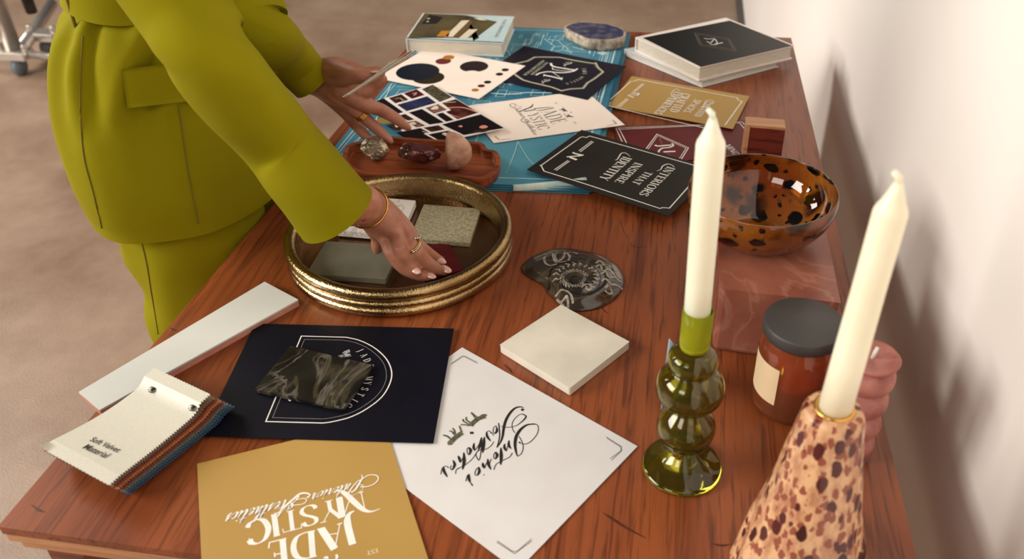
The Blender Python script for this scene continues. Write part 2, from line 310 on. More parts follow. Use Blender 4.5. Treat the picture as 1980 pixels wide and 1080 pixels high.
# ================================================================ blueprints
BP=mat('blueprint_paper',(22,88,120),.45,c2=(86,154,174),scale=3.2,bump=.1)
BPL=mat('blueprint_line',(190,222,224),.6); BPE=mat('blueprint_back',(196,208,196),.6,c2=(150,178,178),scale=30)
bl=thing('blueprint_set',(*tp(930,200)[:2],TZ),'stack of large blue architectural blueprints with white line drawings under the cards','blueprint')
B0=tp(846,48,.008); B1=tp(1212,61,.008); B2=tp(1133,362,.008); B3=tp(596,345,.008)
BQ=[B0[:2],B1[:2],B2[:2],B3[:2]]
for k in range(4):
    off=np.array([.004*(3-k)*(1 if k%2 else .4),-.0015*(3-k)])
    g=G(); z0=.0006+k*.0024; q=[p+off for p in BQ]
    # softly waved sheet
    nu,nv=24,24; vt=[]; 
    for sgn in (0,1):
        for j in range(nv+1):
            for i in range(nu+1):
                u,v=i/nu,j/nv; p=(1-v)*((1-u)*q[0]+u*q[1])+v*((1-u)*q[3]+u*q[2])
                vt.append((p[0],p[1],TZ+z0+sgn*.0008))
    n1=(nu+1)*(nv+1); f=[]
    for j in range(nv):
        for i in range(nu):
            a=j*(nu+1)+i; f.append((a+n1,a+nu+1+n1,a+nu+2+n1,a+1+n1)); f.append((a,a+1,a+nu+2,a+nu+1))
    bd=[i for i in range(nu+1)]+[j*(nu+1)+nu for j in range(1,nv+1)]+[nv*(nu+1)+i for i in range(nu-1,-1,-1)]+[j*(nu+1) for j in range(nv-1,0,-1)]
    for i in range(len(bd)): a,b=bd[i],bd[(i+1)%len(bd)]; f.append((a,b,b+n1,a+n1))
    g.add(vt,f)
    if k==3:
        z=z0+.0008
        def uv(u,v): return (1-v)*((1-u)*q[0]+u*q[1])+v*((1-u)*q[3]+u*q[2])
        def ln(pts,w=.0012): g.ribbon([uv(*p) for p in pts],w,TZ+z+.00013,1)
        ln([(.02,.02),(.97,.02),(.97,.97),(.02,.97),(.02,.02)],.0014); [ln([(.905+.012*q_,.03),(.905+.012*q_,.96)],.0007+.0006*(q_%2)) for q_ in range(6)]; ln([(.935,.04),(.935,.95)],.001); ln([(.035,.03),(.035,.97)],.001)
        r2=random.Random(3)
        for c in range(150):
            u,v=r2.uniform(.05,.9),r2.uniform(.03,.62); a,b=r2.uniform(.01,.09),r2.uniform(.006,.05)
            k2=r2.random()
            if k2<.45: ln([(u,v),(u+a,v),(u+a,v+b),(u,v+b),(u,v)],.0009)
            elif k2<.7: ln([(u,v),(u+a*1.8,v)],.0011)
            elif k2<.85: ln([(u,v),(u,v+b*2.5)],.0011)
            else: ln(smooth([(u,v),(u+a*.4,v+b*.2),(u+a*.8,v+b)],5),.0009)
        F=X(7.0714,940,50)
        for ps in ([(790,180),(980,205),(1050,170)],[(790,180),(940,285),(1060,275),(980,205)],[(1060,275),(1160,355),(1165,385)],[(1050,285),(1210,230),(1120,190)],[(580,270),(660,110),(750,125)],[(940,285),(890,345)],[(1180,290),(1320,335),(1310,300)],[(960,355),(1050,325),(1150,370)],[(1060,275),(1045,330)],[(980,205),(1060,275)],[(740,270),(785,130)],[(1180,290),(1370,340)]):
            line(g,ps,.0014,z,1,F)
        line(g,[(60,925),(300,940),(560,915),(900,920)],.003,z,1,F); line(g,[(180,400),(300,440),(330,395),(250,290)],.0012,z,1,F)
        shape(g,[(1505,370),(1590,345),(1670,370),(1595,400)],z,1,F); shape(g,[(1405,340),(1430,340),(1425,380),(1400,380)],z,1,F); disc(g,(787,128),18,z,1,F); shape(g,[(680,118),(750,120),(748,128),(678,126)],z,1,F); shape(g,[(515,240),(545,240),(540,262),(510,262)],z,1,F)
        F=X(7.2,920,250)
        line(g,[(585,170),(540,330),(470,500)],.0009,z,1,F,sm=True); line(g,[(585,170),(640,270),(720,400),(805,495)],.0009,z,1,F,sm=True)
        line(g,[(50,65),(5,190)],.001,z,1,F); line(g,[(28,65),(-15,190)],.001,z,1,F)
        for c in ((457,515),(452,560),(425,592)): disc(g,c,10,z,1,F)
        line(g,[(660,300),(725,238),(757,162)],.0014,z,1); line(g,[(668,303),(760,190)],.001,z,1)
    g.build('sheet',[BP,BPL,BPE],bl)
# curled lower edge of the sheets
g=G(); a=tp(992,372,0); b=tp(1132,370,0); n=16
for L,(r0,r1,mi) in enumerate(((.008,.0160,0),(.0055,.0120,2),(.003,.008,0))):
    rings=[]
    for i in range(n+1):
        u=i/n; p=a+(b-a)*u; r=r0+(r1-r0)*u**1.4
        rings.append([(p[0]+.002*math.sin(q*2),p[1]+.002*L+r*.5*(1-math.cos(q)),p[2]+.0012+r*math.sin(q)*.9+.0012) for q in np.linspace(math.pi,.1,9)]+[(p[0],p[1]+.002*L+r*.5*(1-math.cos(q)),p[2]+.0008+(r-.0007)*max(0,math.sin(q))*.9) for q in np.linspace(.1,math.pi,9)])
    g.loft(rings,mi,smooth=True)
g.build('curled_edge',[BPE,BPL,BP],bl)
# ================================================================ cards
CREAM=mat('cream_card',(248,234,222),.6,c2=(245,230,217)); WHITEC=mat('white_card',(218,216,215),.55,c2=(213,210,208)); NAVY=mat('navy_card',(8,9,24),.5,c2=(6,6,18),Specular_IOR_Level=.2); INKY=mat('ink_card',(26,22,36),.5,c2=(22,19,30),Specular_IOR_Level=.25)
GOLD=mat('gold_card',(178,143,78),.42,c2=(170,134,70),scale=4); BLACKC=mat('black_card',(36,31,26),.5,c2=(31,26,22),Specular_IOR_Level=.25); BURG=mat('burgundy_card',(98,24,28),.42,c2=(90,20,24),Specular_IOR_Level=.35)
# palette card
A=(827,92);B=(1016,127);C=(926,191)
wA,wB,wC=(tp(*p,.0125)[:2] for p in(A,B,C)); qpal=[wA,wB,wC,wA+wC-wB]
def pr(g,z):
    disc(g,(807.7,138.5),41.7,z,1,zoff=.0002); disc(g,(828.5,150),30.7,z,2,zoff=.0001); disc(g,(857,118.3),15,z,3); disc(g,(867.5,111),11,z,4,zoff=.0005); disc(g,(916.6,128.5),27.4,z,5); disc(g,(911,144),19,z,0,zoff=.0005)
    for c,m in (((976.8,135),5),((965.6,143.4),5),((942.8,158.7),5),((930.6,166),3),((918.7,174),4)): disc(g,c,7.2,z,m)
card('palette_card',qpal,.0125,CREAM,pr,[mat('ink_navy',(16,22,36),.5),mat('ink_olive',(44,34,16),.5),mat('ink_burgundy',(104,24,26),.5),mat('ink_ochre',(176,116,30),.5),mat('ink_plum',(34,18,24),.5)],'cream colour palette card printed with large and small round colour dots','card','brand cards on the blueprints')
# crest card
q=quad3((1013.6,88.7),(1211,128),(816,140),.0115); wB=tp(1211,128,.0115)[:2];wA=tp(1013.6,88.7,.0115)[:2];wC=tp(1136,192.4,.0115)[:2]; q=[wA,wB,wC,wA+wC-wB]
def pr(g,z):
    F=X(7.0714,940,50)
    o=[(400,515),(560,480),(665,425),(850,425),(1000,428),(1200,470),(1480,515),(1500,505),(1530,565),(1605,630),(1490,720),(1390,780),(1330,855),(1150,865),(1030,890),(900,840),(600,770),(500,740),(400,675),(330,590),(400,515)]
    line(g,o,.0022,z,1,F); c=np.array([950,640]); line(g,[tuple(c+(np.array(p)-c)*.965) for p in o],.0008,z,1,F)
    for pts,w in ((([(885,510),(900,545),(960,565),(1080,585),(1200,605)]),.004),([(680,675),(740,645),(850,628),(1000,640),(1120,635),(1200,615),(1250,585)],.0036),([(790,675),(900,695),(1040,730)],.0042),([(905,590),(1000,610),(1150,620)],.0016),([(910,640),(960,670),(1040,725)],.0012)):
        line(g,pts,w,z,2,F,sm=True,zoff=.0006)
    line(g,[(905,570),(912,600)],.0015,z,2,F); line(g,[(1190,590),(1205,625)],.0015,z,2,F); line(g,[(795,660),(785,690)],.0015,z,2,F); line(g,[(1045,705),(1030,742)],.0015,z,2,F)
    arctext(g,'JADE',[(1312,578),(1318,600),(1322,650),(1318,668)],.0062,z,1,F,thick=.2,thin=.09)
    arctext(g,'MYSTIC',[(1305,690),(1250,725),(1190,752),(1070,792)],.0055,z,1,F,thick=.2,thin=.09)
    text(g,'INTERIOR',(822,498),(602,668),(850,508),z,1,thick=.24,thin=.12,f=F); text(g,'AESTHETICS',(780,468),(505,676),(812,476),z,1,thick=.24,thin=.12,f=F)
    for ox,oy in ((1120,520),(820,755)):
        for ps,w in (([(-55,28),(-20,8),(30,-2),(52,-20)],.0036),([(-45,12),(-60,-5)],.0014),([(-10,0),(-30,-25)],.0014),([(10,-5),(0,-28)],.0014),([(30,5),(35,-25)],.0012),([(-55,30),(-40,38)],.002)): line(g,[(ox+a,oy+b) for a,b in ps],w,z,3,F,sm=len(ps)>2)
card('crest_card',q,.0115,INKY,pr,[mat('ink_champagne',(206,204,176),.5),WHITEP,mat('ink_grey_light',(170,166,164),.5)],'dark navy card with a shield outline, white monogram and small lettering','card','brand cards on the blueprints')
# cream jade card
q=quad3((1132,175),(1208,241),(955,276),.0105); a,b,c=(tp(*p,.0105)[:2] for p in((1132,175),(1208,241),(955,276))); q=[a,b,c,a+c-b]
def deer(g,z,F,s,m):
    for ps,w in s: line(g,ps,w,z,m,F,sm=len(ps)>2)
def pr(g,z):
    F=X(8.25,980,180)
    text(g,'JADE',(495,262),(738,500),(738,232),z,1,thick=.09,thin=.022,f=F); 
    line(g,[(415,250),(450,246),(600,232),(715,222)],.0022,z,1,F,sm=True,taper=True)
    text(g,'YSTIC',(318,335),(512,592),(478,285),z,1,thick=.1,thin=.022,f=F)
    line(g,[(405,170),(412,195),(380,225),(300,255),(225,285),(200,300)],.0024,z,1,F,sm=True,taper=True); line(g,[(275,295),(460,262)],.0022,z,1,F); line(g,[(215,218),(232,214)],.0012,z,1,F); line(g,[(270,285),(400,200)],.0006,z,1,F)
    text(g,'Interior',(100,225),(255,400),(160,185),z,2,font='script',thick=.14,thin=.05,slant=.5,f=F); text(g,'Aesthetics',(255,420),(435,662),(330,395),z,2,font='script',thick=.14,thin=.05,slant=.5,f=F)
    line(g,[(150,195),(110,170),(60,175),(50,200),(90,230),(150,245)],.0008,z,1,F,sm=True); line(g,[(250,405),(225,430),(260,465),(320,470),(345,445),(325,425),(280,425)],.0008,z,1,F,sm=True)
    deer(g,z,F,[([(870,262),(905,265),(940,285)],.0042),([(835,268),(870,262)],.0012),([(885,240),(920,245)],.002),([(900,285),(910,300)],.0012),([(940,280),(965,300)],.001),([(950,375),(985,370),(1020,372)],.0042),([(1020,372),(1060,382)],.002),([(965,345),(1000,350)],.002),([(910,330),(940,360)],.001),([(955,390),(940,400)],.001)],3)
    disc(g,(1025,305),14,z,3,F); line(g,[(765,148),(805,170)],.002,z,4,F); line(g,[(1065,460),(1110,490)],.002,z,4,F)
    line(g,[(1690,425),(1755,485),(1590,525)],.0007,z,2,F); line(g,[(1690,440),(1740,490)],.0006,z,2,F)
    F=X(7.2,920,250); line(g,[(260,97),(320,147),(480,133)],.0006,z,2,F); line(g,[(268,95),(325,138)],.0006,z,2,F)
    F=X(7.333,710,150); line(g,[(1500,410),(1680,385)],.0006,z,4,F)
card('brand_card',q,.0105,CREAM,pr,[BLACKI,GREYI,mat('ink_brown',(62,52,44),.6),mat('ink_pale',(196,184,174),.6)],'cream card with slim black JADE MYSTIC lettering and script line beneath','card','brand cards on the blueprints')
# collage
F=X(7.333,710,150)
cq=[(105,332),(930,95),(1950,716),(705,985)]
COLL=[mat('photo_maroon',(70,16,22),.45),mat('photo_brown',(74,38,30),.4,c2=(20,10,8),scale=90),mat('photo_black',(20,12,14),.35),mat('photo_moss',(96,88,66),.5,c2=(38,34,24),scale=140),mat('photo_blue',(22,26,52),.35,c2=(48,54,92),scale=30,stretch=(1,3,1)),mat('photo_rose',(150,110,100),.5,c2=(50,22,24),scale=160),mat('photo_sienna',(56,20,14),.35,c2=(120,66,52),scale=40,lo=.45,hi=.8),mat('photo_gold',(150,120,60),.5),mat('photo_blush',(228,150,130),.5),mat('photo_cream',(226,206,180),.5)]
def pr(g,z):
    def S(pts,m,**k): shape(g,pts,z,m,F,zoff=k.get('zo',.0003))
    S([(515,225),(700,165),(815,245),(635,300)],1); S([(305,290),(485,235),(585,315),(400,365)],2); S([(110,335),(235,295),(512,490),(400,520)],3); S([(775,165),(928,100),(1205,275),(1030,345)],4)
    S([(425,385),(850,265),(980,355),(560,475)],5); S([(825,430),(1005,375),(1130,455),(945,510)],6); S([(1060,360),(1260,305),(1575,495),(1280,590),(1115,485),(1190,460)],7); S([(590,495),(775,445),(1090,635),(885,665)],3)
    S([(970,520),(1070,495),(1230,600),(1120,625)],3); S([(1060,665),(1610,520),(1940,714),(1360,815),(1370,812)],3); S([(440,540),(540,515),(670,595),(575,610)],2); S([(560,630),(690,610),(825,680),(700,705)],6)
    S([(275,685),(430,655),(530,725),(400,755)],2); S([(800,710),(1010,675),(1100,735),(910,770)],2); S([(410,780),(755,715),(870,775),(800,795),(985,893),(710,968)],3); S([(865,805),(1155,750),(1325,838),(1040,900)],3)
    shape(g,[(130,600),(200,570),(300,575),(380,630),(280,650),(180,645)],z,8,F,sm=True); shape(g,[(1590,695),(1640,675),(1700,685),(1705,705),(1650,722),(1600,715)],z,9,F,sm=True,zoff=.0006); shape(g,[(1290,690),(1330,677),(1355,690),(1330,705)],z,9,F,sm=True,zoff=.0006)
    shape(g,[(1060,800),(1110,780),(1190,825),(1130,830)],z,10,F,sm=True,zoff=.0006); shape(g,[(700,950),(900,890),(980,895),(715,965)],z,8,F,zoff=.0006); line(g,[(640,225),(700,215),(660,250),(700,240)],.0012,z,10,F,zoff=.0006); line(g,[(400,300),(470,290),(500,320),(530,315)],.0012,z,10,F,zoff=.0006)
    line(g,[(1140,430),(1300,420),(1420,440),(1560,490)],.0028,z,9,F,sm=True,zoff=.0006); line(g,[(1100,350),(1180,350),(1260,345)],.0015,z,10,F,sm=True,zoff=.0006); line(g,[(1180,520),(1240,545),(1300,560)],.0014,z,9,F,sm=True,zoff=.0006)
    shape(g,[(900,450),(960,400),(1010,420),(990,450)],z,10,F,sm=True,zoff=.0006); shape(g,[(1490+0,770),(1560,740),(1720,745),(1640,775)],z,2,F,sm=True,zoff=.0006); disc(g,(1000,528),10,z,10,F,zoff=.0006)
    line(g,[(780,760),(870,790)],.0012,z,10,F,zoff=.0006); shape(g,[(600,650),(640,630),(700,650),(660,670)],z,10,F,sm=True,zoff=.0006); shape(g,[(390,680),(430,675),(440,700),(410,705)],z,10,F,sm=True,zoff=.0006)
a,b,c,d=(tp(*F(p),.016)[:2] for p in cq)
card('photo_collage',[a,b,c,d],.016,mat('collage_white',(238,230,226),.5),pr,COLL,'mood board card with a grid of dark interior photographs on white','card','brand cards on the blueprints')
# burgundy card
q0=tp(1184,246.5,.002)[:2]; q1=tp(1449,231.5,.002)[:2]; e=(q1-q0)/np.linalg.norm(q1-q0); nn=np.array([e[1],-e[0]])
def pr(g,z):
    F=X(6.828,1170,230)
    for ps in ([(150,118),(935,88),(1240,76),(1810,35)],[(170,138),(1000,98),(1240,88),(1770,52)],[(140,116),(235,318),(330,500)],[(180,116),(290,332),(370,500)],[(1765,38),(1880,178)],[(1808,36),(1890,132)]): line(g,ps,.0013,z,1,F)
    line(g,[(535,402),(685,198),(1100,380),(1015,518),(900,700)],.0014,z,1,F); line(g,[(562,408),(695,220),(1068,386),(988,512),(870,700)],.0009,z,1,F)
    for ps,w in (([(655,345),(700,358),(790,350),(875,345)],.0032),([(880,322),(900,350),(850,375),(760,385),(715,415),(705,445)],.0026),([(770,435),(850,430),(930,428)],.0034)): line(g,ps,w,z,1,F,sm=True,zoff=.0006)
    line(g,[(715,255),(755,328)],.0016,z,2,F); line(g,[(820,450),(860,475)],.0016,z,2,F)
    line(g,[(1300,250),(1265,258),(1258,285),(1285,298),(1320,300)],.0014,z,1,F,sm=True)
    text(g,'MING',(1570,345),(1700,478),(1618,300),z,1,thick=.16,thin=.06,f=F)
card('monogram_card',[q0,q1,q1+nn*.115,q0+nn*.115],.002,BURG,pr,[WHITEP,mat('ink_rose',(160,90,88),.5)],'burgundy card with thin white double border and diamond monogram, behind the tapered candle','card','branded slogan cards')
# curated card
F=X(3.176,1160,0)
a,b,c=(tp(*F(p),.0052)[:2] for p in((50,650),(195,467),(918,590))); q=[a,b,c,a+c-b]
def slog(g,z,F,lines,border,bars,logo,mi=1):
    for l in border: line(g,l,.0016,z,mi,F)
    for l in bars: line(g,l,.0013,z,mi,F)
    for s_,p0,p1,tpp in lines: text(g,s_,p0,p1,tpp,z,mi,thick=.17,thin=.05,f=F)
    for ps,w in logo: line(g,ps,w,z,mi,F,sm=len(ps)>2)
def pr(g,z):
    slog(g,z,F,[('CURATED',(654,622),(577,712),(693,628)),('SPACES.',(584,610),(508,690),(622,620)),('CRAFTED',(508,572),(426,684),(552,588)),('EXPERIENCES',(462,562),(331,697),(508,570))],
      [[(52,622),(190,500),(214,498),(236,488),(843,600),(848,613),(873,622),(768,768)],[(60,652),(350,720),(640,785)],[(62,627),(52,645),(60,652)]],
      [[(205,560),(262,514)],[(216,563),(270,516)],[(105,655),(165,605)],[(120,658),(175,608)]],
      [([(195,568),(212,572),(236,578)],.0026),([(170,590),(195,582),(232,586),(240,572)],.0022),([(180,592),(210,600)],.0028)])
    line(g,[(688,640),(700,628),(680,616),(655,618),(640,640),(628,668)],.0012,z,1,F,sm=True); line(g,[(492,560),(470,548),(448,560),(436,580)],.0012,z,1,F,sm=True)
card('slogan_card',q,.0052,GOLD,pr,[WHITEP],'gold card reading CURATED SPACES, CRAFTED EXPERIENCES, near the two white books','card','branded slogan cards')
# black interiors card
F=X(3.96,900,180)
a,b,c=(tp(*F(p),.0150)[:2] for p in((470,585),(890,280),(1555,942))); q=[b,a,c,b+c-a]
def pr(g,z):
    slog(g,z,F,[('INTERIORS',(1548,560),(1326,775),(1605,578)),('THAT',(1385,598),(1272,690),(1440,610)),('INSPIRE',(1302,530),(1140,680),(1358,546)),('IDENTITY',(1212,485),(1020,655),(1278,500))],
      [[(580,553),(885,336),(898,334),(925,340),(950,328),(1330,434),(1770,558)],[(580,553),(590,575),(602,597),(925,697),(1490,883),(1510,876),(1562,880),(1722,700)],[(570,556),(580,550)]],
      [[(868,442),(968,366)],[(880,450),(980,372)],[(680,587),(785,515)],[(695,592),(798,520)]],
      [([(822,455),(838,464),(892,476)],.0034),([(775,490),(815,486),(870,482),(905,474)],.0028),([(800,492),(852,512)],.004)])
    line(g,[(1600,572),(1580,552),(1545,545),(1510,560),(1495,585),(1465,598)],.0016,z,1,F,sm=True,taper=True); line(g,[(1262,488),(1230,462),(1195,462),(1175,490),(1160,510),(1142,514)],.0016,z,1,F,sm=True,taper=True)
card('slogan_card',q,.0150,BLACKC,pr,[WHITEP],'black card reading INTERIORS THAT INSPIRE IDENTITY, beside the speckled glass bowl','card','branded slogan cards')
# navy poster
F=X(3.8077,380,600)
tr=tp(877.6,634.7,.0032)[:2]; br=tp(838,856,.0032)[:2]; e=tp(514,625.5,.0032)[:2]-tr; 
# left edge through (482,648) and (425,768)
def isect(p,d,q,e):
    A_=np.array([d,-e]).T; s=np.linalg.solve(A_,q-p); return p+d*s[0]
l0=tp(482,648.6,.0032)[:2]; l1=tp(425,768,.0032)[:2]; e2=tp(406,843,.0032)[:2]-br
tl=isect(tr,e,l0,l1-l0); bl_=isect(br,e2,l0,l1-l0)
def pr(g,z):
    o=[(510,817),(772,188),(1100,197),(1200,220),(1310,275),(1400,360),(1437,455),(1420,545),(1360,640),(1250,725),(1130,785),(1000,818),(930,828),(510,817)]
    i=[(560,788),(795,213),(1080,218),(1180,240),(1280,290),(1365,370),(1397,455),(1385,540),(1325,630),(1220,710),(1110,762),(990,790),(920,798),(560,788)]
    P=[o[0],o[1]]+smooth(o[2:-1],5)+[o[-1]]; line(g,P,.0012,z,1,F); P=[i[0],i[1]]+smooth(i[2:-1],5)+[i[-1]]; line(g,P,.0006,z,2,F)
    arctext(g,'JADE',[(1168,288),(1208,335),(1240,388),(1262,440)],.0070,z,1,F,thick=.12,thin=.03)
    arctext(g,'MYSTIC',[(1246,482),(1225,555),(1168,632),(1080,705)],.0072,z,1,F,thick=.12,thin=.03)
    deer(g,z,F,[([(1045,340),(1080,335),(1115,330)],.0042),([(1085,320),(1105,305),(1130,298)],.005),([(1120,320),(1128,340)],.003)],3)
    line(g,[(678,655),(690,664),(705,650)],.0014,z,1,F,sm=True); disc(g,(712,657),3,z,1,F)
card('emblem_poster',[tr,tl,bl_,br],.0032,NAVY,pr,[WHITEP,mat('ink_dim',(130,128,130),.5),mat('ink_silver',(178,176,178),.6,c2=(60,58,60),scale=400)],'midnight navy poster with a white arch outline, lying under the black marble sample','poster','large posters at the near end')
# white poster
F=X(2.5714,740,660)
a=tp(893.6,671,.0012)[:2]; b=tp(1232.8,862,.0012)[:2]; d_=tp(1022,1080,.0012)[:2]-b; d_/=np.linalg.norm(d_); pe=b-a; pn=np.array([pe[1],-pe[0]])/np.linalg.norm(pe)
lb=tp(785.4,944,.0012)[:2]; le=tp(969,1080,.0012)[:2]-lb; c=isect(b,d_,lb,le); d2=isect(a,tp(869.5,688,.0012)[:2]-a,lb,le)
def pr(g,z):
    for ps in ([(338,115),(402,73),(412,78),(472,110)],[(342,108),(395,72),(408,72),(470,103)],[(1110,473),(1188,522),(1182,545),(1130,582)],[(1114,480),(1178,520),(1190,540),(1138,590)],[(570,990),(645,1042),(668,1042),(740,980)],[(566,996),(655,1054),(742,990)]): line(g,ps,.0006,z,2,F)
    Q=X(6,840,770)
    T_=lambda ps,w=.0034:line(g,ps,w*.6,z,1,Q,sm=True,taper=True,zoff=.0005); H_=lambda ps,w=.0008:line(g,ps,w,z,1,Q,sm=True)
    T_([(1035,110),(1000,98),(940,110),(880,165),(830,250),(805,340),(790,440),(765,510),(725,570)],.0046); H_([(725,570),(750,480),(757,400),(745,285)],.0012); H_([(770,320),(850,335),(960,310),(1040,240),(1058,200),(1010,180),(950,215),(905,280),(905,350),(935,400)]); T_([(960,310),(1030,255),(1062,205),(1010,180)],.0026); disc(g,(1022,130),20,z,1,Q)
    T_([(722,330),(724,380),(700,410)],.0042); H_([(700,410),(683,390),(685,345),(712,318),(725,340)]); T_([(605,385),(612,440),(652,495)],.004); H_([(600,400),(630,375),(660,395),(690,430)]); disc(g,(655,398),9,z,1,Q)
    T_([(580,445),(570,540),(560,632)],.005); H_([(690,500),(650,555),(590,590),(510,605),(440,700),(350,775),(260,820),(245,875)]); T_([(548,450),(535,520),(510,600)],.0046); H_([(510,600),(480,650),(515,715),(535,650),(552,480)],.0009)
    T_([(460,515),(455,570),(468,605)],.004); H_([(468,605),(500,560),(535,500)]); T_([(395,565),(420,600),(405,655)],.0046); H_([(405,655),(385,640),(378,590),(400,565)])
    T_([(340,625),(345,730),(325,825)],.005); T_([(275,665),(290,700),(300,745)],.0042); H_([(300,745),(330,690),(345,640)]); disc(g,(278,812),10,z,1,Q); T_([(215,715),(235,770),(205,832)],.0042); H_([(205,832),(185,810),(195,775)]); disc(g,(160,800),9,z,1,Q)
    T_([(110,800),(110,840),(150,912)],.0042); H_([(75,880),(90,810),(130,785),(165,800)])
    T_([(1180,300),(1080,305),(1000,360),(950,440),(935,530),(945,610),(962,672)],.005); H_([(962,672),(1010,635),(1030,560),(1010,490),(980,440)]); H_([(1130,292),(1190,305),(1206,360),(1180,430),(1110,505),(1040,530),(985,515)]); disc(g,(988,508),12,z,1,Q)
    T_([(865,485),(862,540),(888,585)],.004); T_([(815,525),(812,570),(832,612)],.004); H_([(832,612),(850,560),(868,500)]); T_([(770,570),(775,670),(768,772)],.005); H_([(905,630),(870,680),(800,715),(715,765),(690,828)]); T_([(710,620),(728,660),(708,705)],.0044); H_([(708,705),(690,690),(690,650),(710,620)])
    T_([(618,700),(625,760),(655,825)],.0042); H_([(655,825),(640,760),(660,700)]); T_([(560,745),(565,780),(580,812)],.0042); H_([(580,812),(600,760),(622,720)]); disc(g,(575,886),9,z,1,Q); T_([(515,795),(520,850),(495,895)],.0042); H_([(495,895),(470,880),(480,830),(515,795)]); T_([(400,875),(400,930),(415,975)],.0042); H_([(415,975),(440,1010),(430,985)]); H_([(365,960),(380,900),(400,880)]); disc(g,(440,1002),9,z,1,Q)
    shape(g,[(412,385),(455,385),(455,412),(412,412)],z,1,Q)
    D=[([(420,320),(440,290),(480,255),(530,225),(592,208)],.0050),([(545,212),(575,200),(596,208)],.0045),([(480,240),(460,205),(425,165)],.0016),([(505,225),(450,180),(430,160)],.001),([(425,285),(385,262),(368,240),(372,215)],.0015),([(405,305),(360,278),(335,262),(332,240)],.0015),([(410,318),(350,305),(305,305)],.0015),
       ([(172,530),(205,490),(260,440),(322,398)],.0052),([(155,522),(185,515),(200,490)],.0046),([(200,480),(150,440),(100,425)],.0018),([(240,440),(235,380),(210,345)],.0015),([(225,420),(205,385),(172,378)],.0014),([(318,395),(300,350),(290,318)],.0016)]
    deer(g,z,Q,D,3)
card('script_poster',[a,b,c,d2],.0012,WHITEC,pr,[BLACKI,GREYI,mat('ink_sage',(108,110,86),.6,c2=(60,58,44),scale=500)],'white poster with flowing black script Interior Aesthetics and two small antelopes','poster','large posters at the near end')
# gold poster
a=tp(381,896,.0022)[:2]; e=tp(576,848,.0022)[:2]-a; r0=tp(755.5,855,.0022)[:2]; r1=tp(828,1080,.0022)[:2]; b=isect(a,e,r0,r1-r0); dn=(r1-r0)/np.linalg.norm(r1-r0); L_=.235
l1=tp(389.4,1080,.0022)[:2]-a; l1/=np.linalg.norm(l1)
def pr(g,z):
    F=X(5.8235,420,900)
    th=.0042; hl=.0009
    Ln=lambda ps,w=th,s=False:line(g,ps,w,z,1,F,sm=s)
    line(g,smooth([(1310,297),(1375,280),(1450,320),(1540,405),(1640,490),(1730,516),(1830,485)],1),.0001,z,1,F)
    P=smooth([(1310,300),(1375,282),(1450,320),(1540,405),(1640,490),(1730,516),(1830,485)],6); n=len(P); PW=[tp(*F(p),z)[:2] for p in P]
    g.ribbon(PW,[.0008+.0045*math.sin(math.pi*min(1,i/(n-1)*1.05))**1.5 for i in range(n)],TZ+z+.00013,1)
    Ln([(1620,298),(1663,490)],hl); Ln([(1488,388),(1424,572)],hl); Ln([(1374,358),(1408,574)],.0056); Ln([(1592,305),(1646,290)],hl*1.3); Ln([(1340,370),(1402,352)],hl*1.4)
    text(g,'Y',(1385,362),(1125,430),(1440,570),z,1,thick=.16,thin=.04,f=F); text(g,'S',(1128,428),(918,478),(1165,640),z,1,thick=.17,thin=.045,f=F); text(g,'T',(945,478),(700,540),(985,690),z,1,thick=.17,thin=.04,f=F); text(g,'I',(690,535),(590,562),(740,770),z,1,thick=.2,thin=.04,f=F); text(g,'C',(600,570),(315,640),(660,820),z,1,thick=.2,thin=.045,f=F)
    P=smooth([(1545,510),(1490,540),(1466,600),(1475,690),(1500,790),(1525,885)],6); n=len(P); g.ribbon([tp(*F(p),z)[:2] for p in P],[.0008+.0052*min(1,i/n*2.2) for i in range(n)],TZ+z+.00013,1); Ln([(1487,890),(1562,868)],hl*1.5)
    Ln([(1172,708),(1322,938)],.0062); Ln([(1382,655),(1324,940)],hl); Ln([(1215,782),(1358,760)],hl); Ln([(1125,718),(1208,697)],hl*1.5); Ln([(1352,662),(1408,645)],hl*1.3)
    text(g,'D',(1120,728),(815,795),(1185,1000),z,1,thick=.19,thin=.045,f=F); text(g,'E',(800,812),(560,872),(860,1090),z,1,thick=.19,thin=.045,f=F)
    text(g,'EST',(1808,930),(1680,965),(1815,975),z,2,thick=.2,thin=.08,f=F)
    Ln([(1340,1000),(1352,1025),(1340,1050)],.002); Ln([(1200,1040),(1235,1030),(1245,1050)],.002)
    text(g,'Interior',(1600,170),(1080,312),(1640,290),z,1,font='script',thick=.12,thin=.04,slant=.55,f=F)
    text(g,'Aesthetics',(880,362),(120,545),(950,500),z,1,font='script',thick=.12,thin=.04,slant=.45,f=F)
    P=[(1625,100),(1635,140),(1600,200),(1560,265),(1515,300),(1510,285)]; line(g,P,.0018,z,1,F,sm=True,taper=True); line(g,[(1600,175),(1700,110),(1790,110),(1815,150),(1770,205),(1690,235),(1610,240)],.0010,z,1,F,sm=True)
    line(g,[(1030,355),(1045,330),(1000,310),(930,320),(850,385),(760,460),(690,530),(640,535)],.0022,z,1,F,sm=True,taper=True); line(g,[(800,490),(815,450),(880,445),(970,430),(1005,395),(985,370),(900,385),(830,440)],.0009,z,1,F,sm=True); disc(g,(1022,352),14,z,1,F)
card('brand_poster',[a,b,b+dn*L_,a+l1*L_],.0022,GOLD,pr,[WHITEP,mat('ink_cream',(232,214,170),.6)],'gold poster with white JADE MYSTIC lettering upside down at the near edge','poster','large posters at the near end')
